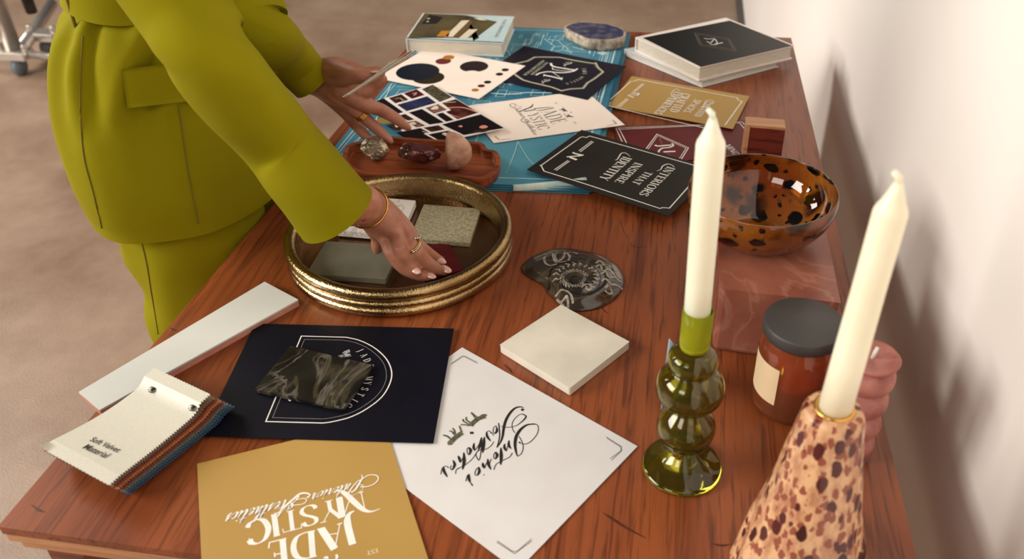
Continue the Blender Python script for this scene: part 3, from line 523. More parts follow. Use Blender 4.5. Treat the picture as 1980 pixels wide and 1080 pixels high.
# ================================================================ brass tray and its samples
BRASS=mat('aged_brass',(202,176,128),.17,1,c2=(140,114,74),scale=14,bump=.35,bscale=420); BRONZE=mat('bronze_floor',(124,90,58),.25,.8,c2=(92,60,36),scale=7)
TC=(-.308,.865); TR_=.1349
t=thing('brass_tray',(*TC,TZ),'large round gold tray with ridged rim holding stone and tile samples','tray')
g=G(); pr_=[(TR_-.014,.0015),(TR_-.006,.0005)]
for k,(zc,rr) in enumerate(((.0075,-.0068),(.0175,-.0058),(.0292,-.0072))):
    rad=(.0066,.0052,.0072)[k]
    for a in np.linspace(-75,75,9): pr_.append((TR_+rr-.0005+rad*math.cos(math.radians(a)),zc+rad*math.sin(math.radians(a))))
pr_+=[(TR_-.0090,.0362),(TR_-.0125,.0345),(TR_-.0145,.030),(TR_-.0138,.026),(TR_-.0165,.022),(TR_-.0155,.018),(TR_-.0185,.014),(TR_-.0175,.0035)]
g.lathe((*TC,TZ),pr_,128,caps=(False,False)); g.build('rim',BRASS,t)
g=G(); g.lathe((*TC,TZ),[(TR_-.010,.001),(TR_-.0165,.004)],96,caps=(True,True),smooth=False); g.build('tray_floor',BRONZE,t)
F6=X(3.6,540,320)
def slabpx(name,pts,ztop,th,m,label,cat,group=None,f=ID,bev=.0008,par=True):
    P=[tp(*f(p),ztop)[:2] for p in pts]
    if par and len(P)==3: P=[P[0],P[1],P[2],P[0]+P[2]-P[1]]
    g=G(); g.slab(P,TZ+ztop-th,TZ+ztop); return tag(g.build(name,m,bevel=bev),label,cat,group)
MARB=mat('white_marble',(240,234,230),.3,c2=(236,228,224),scale=3)
def veins(m,c,scale,w=.03,dist=.4,amt=.8,stretch=(1,1,1)):
    nt=m.node_tree; N=nt.nodes; L=nt.links; b=N['Principled BSDF']; src=b.inputs['Base Color'].links[0].from_socket; tc=[n for n in N if n.type=='TEX_COORD'][0]
    mp=N.new('ShaderNodeMapping'); mp.inputs['Scale'].default_value=stretch; L.new(tc.outputs['Object'],mp.inputs[0])
    n=N.new('ShaderNodeTexNoise'); n.inputs['Scale'].default_value=scale; n.inputs['Detail'].default_value=7; n.inputs['Distortion'].default_value=dist; L.new(mp.outputs[0],n.inputs[0])
    s=N.new('ShaderNodeMath'); s.operation='SUBTRACT'; s.inputs[1].default_value=.5; L.new(n.outputs[0],s.inputs[0]); a=N.new('ShaderNodeMath'); a.operation='ABSOLUTE'; L.new(s.outputs[0],a.inputs[0])
    r=N.new('ShaderNodeMapRange'); r.inputs[1].default_value=w; r.inputs[2].default_value=0; r.inputs[4].default_value=amt; L.new(a.outputs[0],r.inputs[0])
    mx=N.new('ShaderNodeMix'); mx.data_type='RGBA'; L.new(r.outputs[0],mx.inputs[0]); L.new(src,mx.inputs[6]); mx.inputs[7].default_value=rgb(*c); L.new(mx.outputs[2],b.inputs['Base Color'])
veins(MARB,(170,164,160),14,.012,.8,.7)
slabpx('marble_tile',[(400,448),(841,488),(950,243)],.015,.009,MARB,'white marble tile with grey veins in the gold tray, under the wrist','tile','samples in the gold tray',F6)
SHAG=mat('shagreen',(186,180,150),.45,c2=(140,132,104),scale=300,bump=.6,bscale=520)
spots(SHAG,(120,112,86),560,.25,.1,.05)
slabpx('shagreen_tile',[(906,505),(1325,540),(1403,300)],.0105,.006,SHAG,'pale pebbled leather-look square tile in the gold tray','tile','samples in the gold tray',F6)
GG=mat('grey_green_glaze',(118,116,98),.32,c2=(100,98,82),scale=16,bump=.15)
slabpx('glazed_tile',[(188,752),(740,791),(850,560)],.0115,.0075,GG,'large grey-green glazed square tile at the left of the gold tray','tile','samples in the gold tray',F6)
slabpx('red_tile',[(965,560),(1180,533),(1285,722),(1010,800)],.0065,.0025,mat('oxblood_glaze',(88,12,14),.22,c2=(76,8,10)),'dark red tile lying flat in the gold tray beneath the fingertips','tile','samples in the gold tray',F6,par=False)
# ================================================================ wooden tray with minerals
WT=wood('tray_wood',(166,88,48),(138,66,34),(74,26,12),axis=0,dark=.45,rough=.45)
Fw=X(5.8235,640,260)
o=[(480,62),(700,68),(1000,92),(1400,112),(1650,130),(1730,155),(1765,208),(1850,228),(1900,275),(1912,350),(1890,430),(1830,488),(1730,540),(1600,548),(1400,520),(900,505),(500,500),(300,470),(190,400),(140,330),(140,250),(170,185),(260,135),(360,120),(400,85)]
P=[tp(*Fw(p),.018)[:2] for p in o]; P=smooth(P,4,True)[:-1]; P=[np.array([p[0],max(p[1],1.003)]) for p in P]; P=[q+np.array([0,0]) for q in P]
c=np.mean(P,0); n=len(P); IN=[]
for i in range(n):
    d=P[(i+1)%n]-P[i-1]; L=np.linalg.norm(d); d=d/(L if L>1e-7 else 1); nn=np.array([-d[1],d[0]]); 
    if (c-P[i])@nn<0: nn=-nn
    IN.append(P[i]+nn*.0065)
g=G(); R3=lambda Q,z:[(p[0],p[1],TZ+z) for p in Q]; zb=.0095
sc=lambda Q,k:[c+(q-c)*k for q in Q]
g.loft([R3(sc(P,.985),zb),R3(P,zb+.004),R3(P,.0235),R3(sc(P,.996),.0248),R3(sc(IN,1.004),.0248),R3(IN,.0242),R3(sc(IN,.99),zb+.005),R3(sc(IN,.98),zb+.0035)],0,(True,True),False)
tag(g.build('wooden_tray',WT),'narrow reddish wooden tray with rounded notched ends holding three minerals','tray')
def rock(name,c,r,sc,m,label,seed,facets=9,rough=.1,sub=4,rot=0,group='minerals in the wooden tray',clip=None):
    import bmesh
    bm=bmesh.new(); bmesh.ops.create_icosphere(bm,subdivisions=sub,radius=1); rr=random.Random(seed)
    pl=[(Vector((rr.gauss(0,1),rr.gauss(0,1),rr.gauss(0,1))).normalized(),rr.uniform(.68,.92)) for _ in range(facets)]
    from mathutils import noise
    for v in bm.verts:
        for nn,d in pl:
            k=v.co.dot(nn)
            if k>d: v.co-=nn*(k-d)
        v.co*=1+rough*noise.noise(v.co*5+Vector((seed,0,0)))+rough*.5*noise.noise(v.co*13)
        if clip: 
            k=v.co.dot(Vector(clip[0])); 
            if k>clip[1]: v.co-=Vector(clip[0])*(k-clip[1])
    ca,sa=math.cos(rot),math.sin(rot); mn=min(v.co.z for v in bm.verts)*sc[2]*r
    g=G(); g.add([(c[0]+r*(sc[0]*v.co.x*ca-sc[1]*v.co.y*sa),c[1]+r*(sc[0]*v.co.x*sa+sc[1]*v.co.y*ca),c[2]+r*sc[2]*v.co.z-mn) for v in bm.verts],[tuple(v.index for v in f.verts) for f in bm.faces],0); bm.free()
    return tag(g.build(name,m),label,'mineral',group)
zt=TZ+zb+.0036
PYR=mat('pyrite',(190,176,150),.35,.6,c2=(110,96,76),scale=70,bump=1.0,bscale=140,lo=.4,hi=.6)
p=tp(*Fw((520,260)),.016); rock('pyrite_nugget',(p[0],p[1],zt),.0195,(1.1,.85,.85),PYR,'rough sparkling grey-gold pyrite lump at the left of the wooden tray',3,14,.09)
GAR=mat('garnet',(98,42,40),.18,0,c2=(52,18,20),scale=60,bump=.5,bscale=120,Coat_Weight=.6)
p=tp(*Fw((1000,300)),.016); rock('garnet_crystal',(p[0],p[1],zt),.026,(1.2,.62,.6),GAR,'dark red rough crystal in the middle of the wooden tray',8,12,.05)
PNK=mat('pink_stone',(206,164,140),.45,c2=(176,122,100),scale=90,bump=.1); spots(PNK,(222,190,172),110,.2,.1)
# half dome standing on its rim, flat face to the left
p=tp(*Fw((1470,345)),.02); g=G(); r=.0275; rings=[]
for a in np.linspace(90,4,12):
    a=math.radians(a); rings.append([(p[0]-.016+r*1.15*math.cos(a)*1.0,p[1]+r*.72*math.sin(a)*math.cos(q),zt+r+r*math.sin(a)*math.sin(q)) for q in np.linspace(0,2*math.pi,40,endpoint=False)])
g.loft(rings,0,(True,True)); tag(g.build('pink_stone_dome',PNK),'pale pink half-dome stone standing at the right of the wooden tray','mineral','minerals in the wooden tray')
# ================================================================ near tiles
ZEL=mat('ivory_glaze',(226,219,202),.28,c2=(208,203,188),scale=18,bump=.35,bscale=30); 
P=[tp(*p,.011)[:2] for p in((1084.5,588.6),(966,666),(1101.7,750),(1217.5,660))]
tag((lambda g:(g.slab(P,TZ,TZ+.011),g.build('zellige_tile',ZEL,bevel=.0018))[1])(G()),'square off-white glazed tile on the wood below the ammonite','tile')
F1=X(2.4537,60,540)
P=[tp(*F1(p),.009)[:2] for p in((225,533),(325,618),(1268,95),(1108,10))]
TERR=mat('terracotta_body',(196,140,120),.7,c2=(176,112,96),scale=40)
g=G(); g.slab(P,TZ,TZ+.0065,0); g.slab(P,TZ+.0066,TZ+.009,1)
tag(g.build('subway_tile',[TERR,mat('grey_white_glaze',(214,214,208),.2,c2=(200,202,196),scale=6)],bevel=.0006),'long narrow glossy white tile reaching over the left edge of the desk','tile')
BM=mat('black_marble',(34,32,29),.35,c2=(13,12,13),scale=26,lo=.35,hi=.7,Specular_IOR_Level=.3); veins(BM,(120,114,106),12,.018,1.6,.6,(1,.6,1)); veins(BM,(84,76,58),9,.035,2.0,.5)
Fn=X(3.8077,380,600); zz=.0078
P=[tp(*Fn(p),zz)[:2] for p in((690,258),(428,580),(1050,718),(1082,722),(1300,400),(1180,372))]
g=G(); g.slab(P,TZ+zz-.0040,TZ+zz); disc(g,(1093,523),24,zz,1,Fn)
tag(g.build('black_marble_sample',[BM,mat('hole_black',(4,4,5),.8)],bevel=.0004),'thin black veined marble sample with a small hole, on the navy poster','sample')
# ================================================================ ammonite
Fa=X(3.175,960,440)
o=[(150,225),(175,190),(230,152),(330,117),(430,108),(540,122),(650,155),(735,210),(780,285),(780,345),(735,410),(650,462),(560,488),(465,488),(405,462),(345,408),(312,378),(290,335),(220,295),(165,258)]
P=smooth([tp(*Fa(p),.006)[:2] for p in o],5,True)[:-1]; C=tp(*Fa((492,328)),.012)[:2]
from mathutils import noise as mnoise
def az(k): return .0015+.0125*(1-k**3.2)
def apt(th,k):  # along ray th from the centre
    return None
g=G(); rings=[]
for k in np.linspace(1,.04,26):
    rings.append([(C[0]+(p[0]-C[0])*k,C[1]+(p[1]-C[1])*k,TZ+az(k)+.0006*math.sin(9*k*2*math.pi*.35)) for p in P])
rings=[[(C[0]+(p[0]-C[0])*.985,C[1]+(p[1]-C[1])*.985,TZ) for p in P]]+rings
g.loft(rings,0,(True,True))
PA=np.array(P)-C; RA=np.hypot(PA[:,0],PA[:,1])
def surf(xy):
    d=np.array(xy)-C; r=np.linalg.norm(d); i=int(np.argmax((PA@d)/RA/max(r,1e-9))); k=min(1,r/RA[i]); return TZ+az(k)+.0006*math.sin(9*k*2*math.pi*.35)+.00035
def rib3(pts,w,mi):
    pts=[np.array(q[:2]) for q in pts]; n=len(pts); W=w if hasattr(w,'__len__') else [w]*n; V=[];Wd=[]
    for i in range(n):
        t=pts[min(i+1,n-1)]-pts[max(i-1,0)]; t/=max(1e-9,np.linalg.norm(t)); nn=np.array([-t[1],t[0]])*W[i]/2
        for q in (pts[i]+nn,pts[i],pts[i]-nn): V.append((q[0],q[1],surf(q)))
    g.add(V,[f for i in range(n-1) for f in ((3*i,3*i+1,3*i+4,3*i+3),(3*i+1,3*i+2,3*i+5,3*i+4))],mi,True)
def A3(pts,k=8): return smooth([tp(*Fa(p),.012)[:2] for p in pts],k)
# spiral grooves (dark) and septa (pale, wavy)
sp=[(320,345),(335,265),(400,225),(480,215),(570,232),(630,275),(638,330),(610,380),(560,405),(500,402),(440,385),(405,350),(405,310),(440,282),(500,278),(550,300),(552,335),(520,355),(480,352),(455,330),(470,310),(500,308),(510,325),(495,335)]
rib3(A3(sp),[.0022*(1-.6*i/(23*8)) for i in range(23*8+1)],1)
for r_in,r_out,n_,t0,t1,cc in ((.30,.52,22,20,330,(478,318)),(.62,1.0,15,-60,200,(490,310))):
    for i in range(n_):
        th=math.radians(t0+(t1-t0)*i/n_); Ri=(62 if r_in<.5 else 108); Ro=(92 if r_in<.5 else 146)
        pts=[]
        for j in range(9):
            u=j/8; R=Ri+(Ro-Ri)*u; a=th+.10*math.sin(u*9)*(.8 if r_in<.5 else .6); pts.append((cc[0]+R*math.cos(a),cc[1]-R*.62*math.sin(a)))
        rib3(A3(pts,3),.0016 if r_in<.5 else .0019,2)
for pts in ([(300,215),(292,185),(310,150),(345,135)],[(300,215),(330,232),(370,228)],[(345,135),(350,180),(370,215),(430,210)],[(390,130),(360,160),(375,205),(410,180),(420,140)],[(430,150),(470,145),(500,155)],[(430,150),(450,175),(440,205)],
            [(610,215),(640,195),(660,225),(690,215),(700,250)],[(605,240),(640,225),(650,262),(690,250),(720,275)],[(640,290),(670,265),(690,300),(730,290),(770,300)],[(645,330),(670,310),(700,335),(740,325),(775,335)],[(665,365),(690,345),(710,370),(690,380),(665,375)],[(620,200),(700,215),(760,260)],[(680,195),(720,225),(740,260),(770,280)],
            [(360,385),(400,375),(450,400),(470,440)],[(400,420),(430,410),(440,440),(430,465)],[(370,400),(410,440),(440,480)],[(230,160),(330,122),(430,118)],[(520,375),(550,355),(585,370),(560,388)]):
    rib3(A3(pts,6),.0026,2)
AM=mat('fossil_dark',(64,54,44),.16,c2=(36,30,26),scale=24,Coat_Weight=.5); veins(AM,(116,96,80),16,.03,1,.4)
tag(g.build('ammonite_fossil',[AM,mat('fossil_groove',(24,20,17),.4),mat('fossil_pale',(176,168,152),.2,c2=(120,112,98),scale=200)]),'polished dark ammonite fossil with pale spiral chambers on the wood','fossil')
# ================================================================ velvet swatch book
sw=thing('swatch_book',(*tp(270,850)[:2],TZ),'fan of velvet fabric swatches with ivory top sheet printed Soft Velvet Material','swatch book')
cols=[(202,198,182),(128,100,66),(132,20,26),(206,128,24),(124,20,40),(120,112,92),(34,92,104),(16,56,104)]
nL=len(cols)
def zprof(u,l): 
    base=.0285-.0031*l
    return base+(.0065 if u<.10 else .0065*max(0,1-(u-.10)/.12)**2)*(1 if l==0 else .55)-(.004*math.sin(min(1,u/.9)*math.pi) if True else 0)*(1-l/nL)-.003*u*(1-l/nL)
for l,cc in enumerate(cols):
    k=l/(nL-1)
    a=tp(*F1((590+30*k,435+10*k)),.030-.003*l); b=tp(*F1((855+110*k,560+45*k)),.030-.003*l); c=tp(*F1((45+110*k,800+70*k)),.024-.003*l); d=tp(*F1((372+98*k,978+52*k)),.024-.003*l)
    nu,nv=90,40; V=[]
    for s_ in (0,1):
        for i in range(nu+1):
            u=i/nu
            for j in range(nv+1):
                v=j/nv; zig=.0011*(1 if i%2 else -1)*(1 if j==nv else 0); zg2=(.0009 if l else .0004)*(1 if j%2 else -1)*(1 if i in(0,nu) else 0)
                p=(1-u)*((1-v)*a+v*b)+u*((1-v)*c+v*d); e=(b-a)/np.linalg.norm(b-a); e2=(c-a)/np.linalg.norm(c-a)
                bow=math.sin(u*math.pi)*.004*(1-2*v)*(1-k) # sides bow inward slightly
                cur=.006*max(0,(u-.93)/.07)*max(0,1-v*9) if l==0 else 0
                q=p+e*(zig+bow*.6)+e2*zg2; V.append((q[0],q[1],TZ+max(.0005+.0012*(nL-1-l)*.6,zprof(u,l)-.0015+cur)+(.0009*s_)))
    n1=(nu+1)*(nv+1); f=[]
    for i in range(nu):
        for j in range(nv):
            q=i*(nv+1)+j; f.append((q+n1,q+nv+1+n1,q+nv+2+n1,q+1+n1)); f.append((q,q+1,q+nv+2,q+nv+1))
    bd=[j for j in range(nv+1)]+[i*(nv+1)+nv for i in range(1,nu+1)]+[nu*(nv+1)+j for j in range(nv-1,-1,-1)]+[i*(nv+1) for i in range(nu-1,0,-1)]
    for i in range(len(bd)): x,y=bd[i],bd[(i+1)%len(bd)]; f.append((x,y,y+n1,x+n1))
    g=G(); g.add(V,f,0,False); ob=g.build('swatch',mat('velvet_%d'%l,cc,.75 if l else .45,c2=tuple(x*(.8 if l else .97) for x in cc),scale=500,bump=.3 if l else .05,bscale=700,Sheen_Weight=.3) ,sw); ob['label']=['ivory top swatch','khaki swatch','burgundy swatch','mustard swatch','wine swatch','grey-brown swatch','teal swatch','blue swatch'][l]
    if l==0:
        from mathutils.bvhtree import BVHTree
        top=BVHTree.FromPolygons([Vector(p) for p in V],f)
        tw=lambda p:top.ray_cast(Vector((p[0],p[1],TZ+.2)),Vector((0,0,-1)))[0].z+.0005
        for r_ in ((572,500),(765,588)):
            g2=G(); C2=tp(*F1(r_),.033)[:2]; z=tw(C2); g2.lathe((C2[0],C2[1],z-.0008),[(.0001,.0016),(.0034,.0014),(.0044,.0003),(.0044,-.0006)],20,0); g2.build('rivet',mat('steel',(120,116,108),.3,1),ob)
        def font(body,p0,p1,f_,g_,mi,shear=.12,bold=.008):
            cu=bpy.data.curves.new('t','FONT'); cu.body=body; cu.offset=bold; ob_=bpy.data.objects.new('t',cu); COL.objects.link(ob_); dg=bpy.context.evaluated_depsgraph_get(); me=bpy.data.meshes.new_from_object(ob_.evaluated_get(dg))
            vs=[v.co.copy() for v in me.vertices]; fs=[tuple(p.vertices) for p in me.polygons]; bpy.data.objects.remove(ob_); bpy.data.curves.remove(cu); bpy.data.meshes.remove(me)
            x0=min(v.x for v in vs); x1=max(v.x for v in vs); A_=tp(*f_(p0),.024)[:2]; B_=tp(*f_(p1),.024)[:2]; ux=(B_-A_); s_=np.linalg.norm(ux)/(x1-x0); ux/=np.linalg.norm(ux); uy=np.array([-ux[1],ux[0]])
            out=[]
            for v in vs:
                q=A_+ux*s_*(v.x-x0+shear*v.y)+uy*s_*v.y*1.05; out.append((q[0],q[1],tw(q)))
            g_.add(out,fs,mi)
        g3=G(); font('Soft Velvet',(276,764),(408,820),F1,g3,0); font('Material',(244,803),(352,850),F1,g3,0)
        g3.build('lettering',BLACKI,ob)
# ================================================================ books
PAGE=mat('book_pages',(214,206,190),.7,c2=(190,182,168),scale=60,stretch=(1,1,40)); WH=mat('white_cover',(238,228,220),.35)
def book(name,q,z0,z1,cover,pagem,label,group=None,prints=None,mats=[],spine=3,ct=.0022):
    c=np.mean(q,0); t=thing(name,(c[0],c[1],TZ+z0),label,'book',group)
    g=G(); g.slab(q,TZ+z0,TZ+z0+ct); g.slab(q,TZ+z1-ct,TZ+z1)
    a,b=np.array(q[spine]),np.array(q[(spine+1)%4]); n=c-(a+b)/2; n/=np.linalg.norm(n); g.slab([a,b,b+n*ct,a+n*ct],TZ+z0+ct,TZ+z1-ct)
    if prints: prints(g,z1)
    g.build('cover',[cover]+mats,t,bevel=0)
    P=[]
    for i,p in enumerate(q): P.append(np.array(p)+(c-np.array(p))*.03)
    g=G(); g.slab(P,TZ+z0+ct,TZ+z1-ct); g.build('pages',pagem,t); return t
Fb=X(8.25,770,10); zb_=.0355
q=[tp(*Fb(p),zb_)[:2] for p in((118,530),(1665,602),(1850,180),(395,125))]
def pr(g,z):
    S=lambda pts,m,zo=.0003:shape(g,pts,z,m,Fb,zoff=zo)
    S([(118,530),(130,530),(405,128),(395,125)],4); S([(150,525),(1290,520),(1200,572),(1240,520),(1580,265),(1080,160),(420,130)],1); S([(370,300),(500,150),(720,190),(610,300)],2,.0005); S([(610,500),(690,410),(830,410),(800,500)],3,.0005); S([(850,400),(1010,245),(1140,240),(870,505),(740,505)],4,.0005); S([(960,530),(1130,385),(1270,385),(1090,535)],4,.0005)
    S([(1200,205),(1320,205),(1420,245),(1300,240)],4,.0005); S([(240,400),(350,310),(590,320),(480,400)],5,.0005); disc(g,(485,215),22,z,4,Fb,zoff=.0008); disc(g,(470,262),20,z,4,Fb,zoff=.0008); S([(880,510),(960,530),(1200,260),(1150,240)],6,.0006)
    S([(120,530),(1665,602),(1660,590),(125,520)],7,.0006)
    text(g,'HOME REMODELING',(1690,228),(1530,515),(1735,232),z,7,thick=.13,thin=.08,f=Fb,zoff=.0005)
t=book('blue_book',q,.0100,zb_,mat('pale_blue_cover',(206,222,220),.35,c2=(190,212,214)),PAGE,'hardback book with blue and white cover and an interior photo, at the far left corner',None,pr,[mat('print_olive',(98,86,50),.35,c2=(74,62,44),scale=30),mat('print_dark',(34,26,26),.4),mat('print_orange',(200,132,40),.4),mat('print_cream',(232,220,196),.4),mat('print_taupe',(88,76,58),.4),mat('print_brown',(112,84,48),.4),mat('print_navy',(28,50,92),.4)])
FB=X(3.176,1160,0)
q=[tp(*FB(p),.013)[:2] for p in((150,300),(630,495),(1103,370),(640,215))]
book('white_book',q,.0008,.0130,mat('pale_cover',(214,222,226),.35),PAGE,'thin white hardback lying under the black-covered book','white books by the wall',ct=.0018)
q=[tp(*FB(p),.0375)[:2] for p in((218,228),(612,412),(1192,278),(775,108))]
def pr(g,z):
    shape(g,[(262,232),(620,411),(1182,281),(797,126)],z,1,FB)
    line(g,[(582,202),(790,238),(838,315),(615,278),(582,202)],.0011,z,2,FB,zoff=.0006); line(g,[(596,210),(785,244),(822,306),(624,272),(596,210)],.0008,z,2,FB,zoff=.0006)
    for ps,w in (([(640,235),(665,240),(700,238),(715,250)],.002),([(655,255),(680,262),(705,240),(720,270),(690,275),(675,268)],.002),([(705,272),(755,262)],.0032)): line(g,ps,w,z,3,FB,sm=len(ps)>2,zoff=.0006)
book('black_cover_book',q,.0132,.0375,WH,PAGE,'thick white book with black cover and diamond monogram, top of the stack by the wall','white books by the wall',pr,[mat('black_gloss',(16,14,15),.35,Specular_IOR_Level=.25),mat('ink_taupe',(112,102,94),.5),mat('ink_pearl',(206,204,196),.5)])
# ================================================================ agate slice
Fg=X(10.8,1060,20)
o=[(335,335),(480,270),(700,240),(900,255),(1150,270),(1400,325),(1550,380),(1615,450),(1600,540),(1500,585),(1300,620),(1050,620),(850,600),(700,550),(520,465),(390,400)]
P=smooth([tp(*Fg(p),.030)[:2] for p in o],6,True)[:-1]; C=np.mean(P,0); n=len(P)
g=G(); rr=np.random.RandomState(2); w1=[1+.012*mnoise.noise(Vector((i*.5,0,0))) for i in range(n)]
rings=[]
for z,k in ((.0098,.94),(.015,.985),(.022,1.0),(.028,1.0),(.0302,.985)): rings.append([(C[0]+(p[0]-C[0])*k*w1[i]*(1+.01*mnoise.noise(Vector((i*.9,z*300,0)))),C[1]+(p[1]-C[1])*k*w1[i],TZ+z) for i,p in enumerate(P)])
g.loft(rings,0,(True,False)); 
top=[rings[-1]]+[[(C[0]+(p[0]-C[0])*k,C[1]+(p[1]-C[1])*k,TZ+.0302+.0006*(1-k)) for p in P] for k in (.93,.8,.5,.1)]
g.loft(top[:2],0,(False,False)); g.loft(top[1:],1,(False,True))
AG=mat('agate_blue',(48,50,86),.2,c2=(104,100,108),scale=60,lo=.4,hi=.68,Coat_Weight=.4)
tag(g.build('agate_slice',[mat('agate_rind',(196,180,160),.6,c2=(112,100,86),scale=90,bump=.8,bscale=160,lo=.35,hi=.65),AG]),'oval slice of dark blue agate with rough grey rind on the blueprints','mineral')
# ================================================================ right side: wood block, bowl on stone, jar, candles
a=tp(1451,244,.052)[:2]; b=tp(1519,250,.052)[:2]; dd=np.array([0,.026])
g=G(); g.slab([a,b,b+dd,a+dd],TZ+.0005,TZ+.050,0); g.slab([a,b,b+dd,a+dd],TZ+.050,TZ+.054,1); g.slab([a-np.array([.006,0]),a,a+dd,a+dd-np.array([.006,0])],TZ+.0005,TZ+.054,1)
tag(g.build('wood_block',[wood('mahogany',(118,44,30),(88,28,20),(50,12,8),axis=0,dark=.4),WOODL],bevel=.0008),'upright dark red wood sample with pale top edge, behind the speckled bowl','sample')
STO=mat('rose_stone',(158,98,78),.28,c2=(122,68,54),scale=14,bump=.15); veins(STO,(206,160,140),9,.03,1.2,.2); spots(STO,(110,60,48),420,.3,.15)
q=[(.061,.724),(.176,.714),(.176,.905),(.061,.905)]
g=G(); g.slab(q,TZ+.0004,TZ+.080); tag(g.build('stone_block',STO,bevel=.005),'polished reddish stone block under the glass bowl','block')
P=[tp(*p,.006)[:2] for p in((1333,402),(1376,402),(1382,486),(1341,483))]; P=[np.array([min(p[0],.0598),p[1]]) for p in P]
g=G(); g.slab(P,TZ+.0002,TZ+.006); tag(g.build('pale_sample',mat('pale_wood',(196,160,128),.5,c2=(160,124,96),scale=60),bevel=.0006),'small pale wooden sample peeking out left of the stone block','sample')
TORT=mat('tortoise_glass',(222,150,58),.03,c2=(166,88,30),scale=12,Transmission_Weight=.78,IOR=1.45,Coat_Weight=.3)
spots(TORT,(14,6,4),36,.36,.05,.012,(1,1,1.5)); spots(TORT,(24,10,8),78,.24,.05,.008); spots(TORT,(70,34,16),22,.40,.2,.03)
bc=(.101,.822,TZ+.0802); R=.0765
prof=[(.0001,0),(.026,0),(.040,.004),(.056,.014),(.068,.027),(.0745,.041),(R,.052),(.0758,.0592),(.0748,.0600),(.0738,.0592),(.0742,.052),(.0722,.041),(.0655,.0285),(.0535,.017),(.038,.0075),(.024,.0042),(.0001,.004)]
g=G(); pp=smooth([(r,z) for r,z in prof],3); g.lathe(bc,[(max(.0001,p[0]),p[1]) for p in pp],96); tag(g.build('glass_bowl',TORT),'amber and black tortoiseshell glass bowl standing on the stone block','bowl')
# jar
jc=(.134,.656,TZ+.0004); t=thing('candle_jar',jc,'amber glass jar candle with black lid and cream label','jar')
AMB=mat('amber_glass',(222,132,84),.04,Transmission_Weight=.85,IOR=1.45)
g=G(); g.lathe(jc,[(.0001,0),(.032,0),(.0355,.003),(.0362,.008),(.0362,.070),(.034,.079),(.0315,.083),(.0315,.090),(.0295,.090),(.0295,.082),(.032,.077),(.0342,.069),(.0342,.006),(.0001,.004)],72); g.build('glass',AMB,t)
g=G(); g.lathe(jc,[(.0001,.0045),(.0335,.0065),(.0336,.060),(.0001,.060)],64); g.build('wax',mat('brown_wax',(206,124,92),.5,Subsurface_Weight=.15),t)
g=G(); g.lathe(jc,[(.0318,.086),(.0352,.086),(.0362,.0875),(.0362,.0975),(.0350,.0992),(.0001,.0995)],72,caps=(False,True)); g.build('lid',mat('black_lid',(66,63,60),.5,c2=(60,57,55)),t)
g=G(); rings=[]
for z in (.022,.064): rings.append([(jc[0]+.0366*math.cos(a),jc[1]+.0366*math.sin(a),jc[2]+z) for a in np.linspace(math.radians(150),math.radians(238),24)])
g.loft(rings,0,(False,False),closed=False); g.build('paper_label',mat('cream_label',(226,200,160),.6),t)
# bubble candle
p=tp(1640,872); c=(p[0],p[1],TZ+.0003); prof=[(.0001,0),(.019,0)]
for k in range(4):
    z0=.001+k*.0260; rr_=.0175+.0008*k
    for a in np.linspace(-78,78,9): prof.append((rr_-.0075+.0105*math.cos(math.radians(a)),z0+.0128+.0128*math.sin(math.radians(a))))
prof+=[(.0215,.1075),(.0232,.1115),(.0215,.1135),(.0175,.1122),(.0001,.1105)]
PW=mat('pink_wax',(188,126,114),.45,c2=(156,92,82),scale=50,Subsurface_Weight=.2,bump=.15)
t=thing('bubble_candle',c,'dusty pink ribbed candle behind the amber jar, next to the wall','candle')
g=G(); g.lathe(c,prof,64); g.build('wax_body',PW,t); g=G(); g.tube([(c[0],c[1],c[2]+.110),(c[0]+.001,c[1],c[2]+.117),(c[0]+.002,c[1],c[2]+.122)],[.0018,.0018,.0015]); g.build('wick',mat('wick_white',(240,236,226),.7),t)
# green glass candle holder
IV=mat('ivory_wax',(246,238,212),.4,c2=(243,233,204),Subsurface_Weight=.3,Subsurface_Radius=(.02,.015,.008)); IV2=mat('green_ivory_wax',(240,238,218),.4,c2=(234,234,208),scale=8,Subsurface_Weight=.3)
def candle(c,z0,z1,r0,r1,name,label,m,lean=(0,0)):
    t=thing(name,(c[0],c[1],TZ+z0),label,'candle','tall ivory taper candles'); H_=z1-z0
    def P(z): k=(z-z0)/H_; return (c[0]+lean[0]*k,c[1]+lean[1]*k,TZ+z)
    zs=[z0,z0+H_*.3,z0+H_*.6,z1-.024,z1-.021,z1-.017,z1-.010,z1-.004]; rs=[r0,r0*.7+r1*.3,r1*1.02,r1,r1*.93,r1*.72,r1*.45,r1*.26]
    g=G(); g.tube([P(z) for z in zs],rs,36); g.build('wax_body',m,t)
    e=P(z1-.006); g=G(); g.tube([e,(e[0]-.0006,e[1],e[2]+.005),(e[0]-.004,e[1],e[2]+.0085)],[.0022,.0022,.0018],10); g.build('wick',m,t); return t
GRN=mat('olive_glass',(182,176,58),.02,c2=(168,158,44),Transmission_Weight=.96,IOR=1.5)
c=(.033,.559,TZ+.0003)
out=[(.0001,.0),(.031,0),(.0345,.0012),(.0350,.0035),(.0330,.0060),(.020,.0125),(.010,.024),(.0125,.029),(.021,.037),(.0252,.049),(.0235,.060),(.0165,.070),(.0135,.0745),(.020,.079),(.0260,.086),(.0285,.0945),(.0272,.104),(.0225,.1115),(.0165,.1155),(.0185,.1185),(.0205,.124),(.0195,.131),(.0150,.1355),(.0110,.1380),(.0001,.1385)]
cx_,cy_,cz_=c
inn=[(.0001,.0035)]
g=G(); P_=smooth(out,3); g.lathe(c,[(max(.0001,p[0]),max(0,p[1])) for p in P_],72)
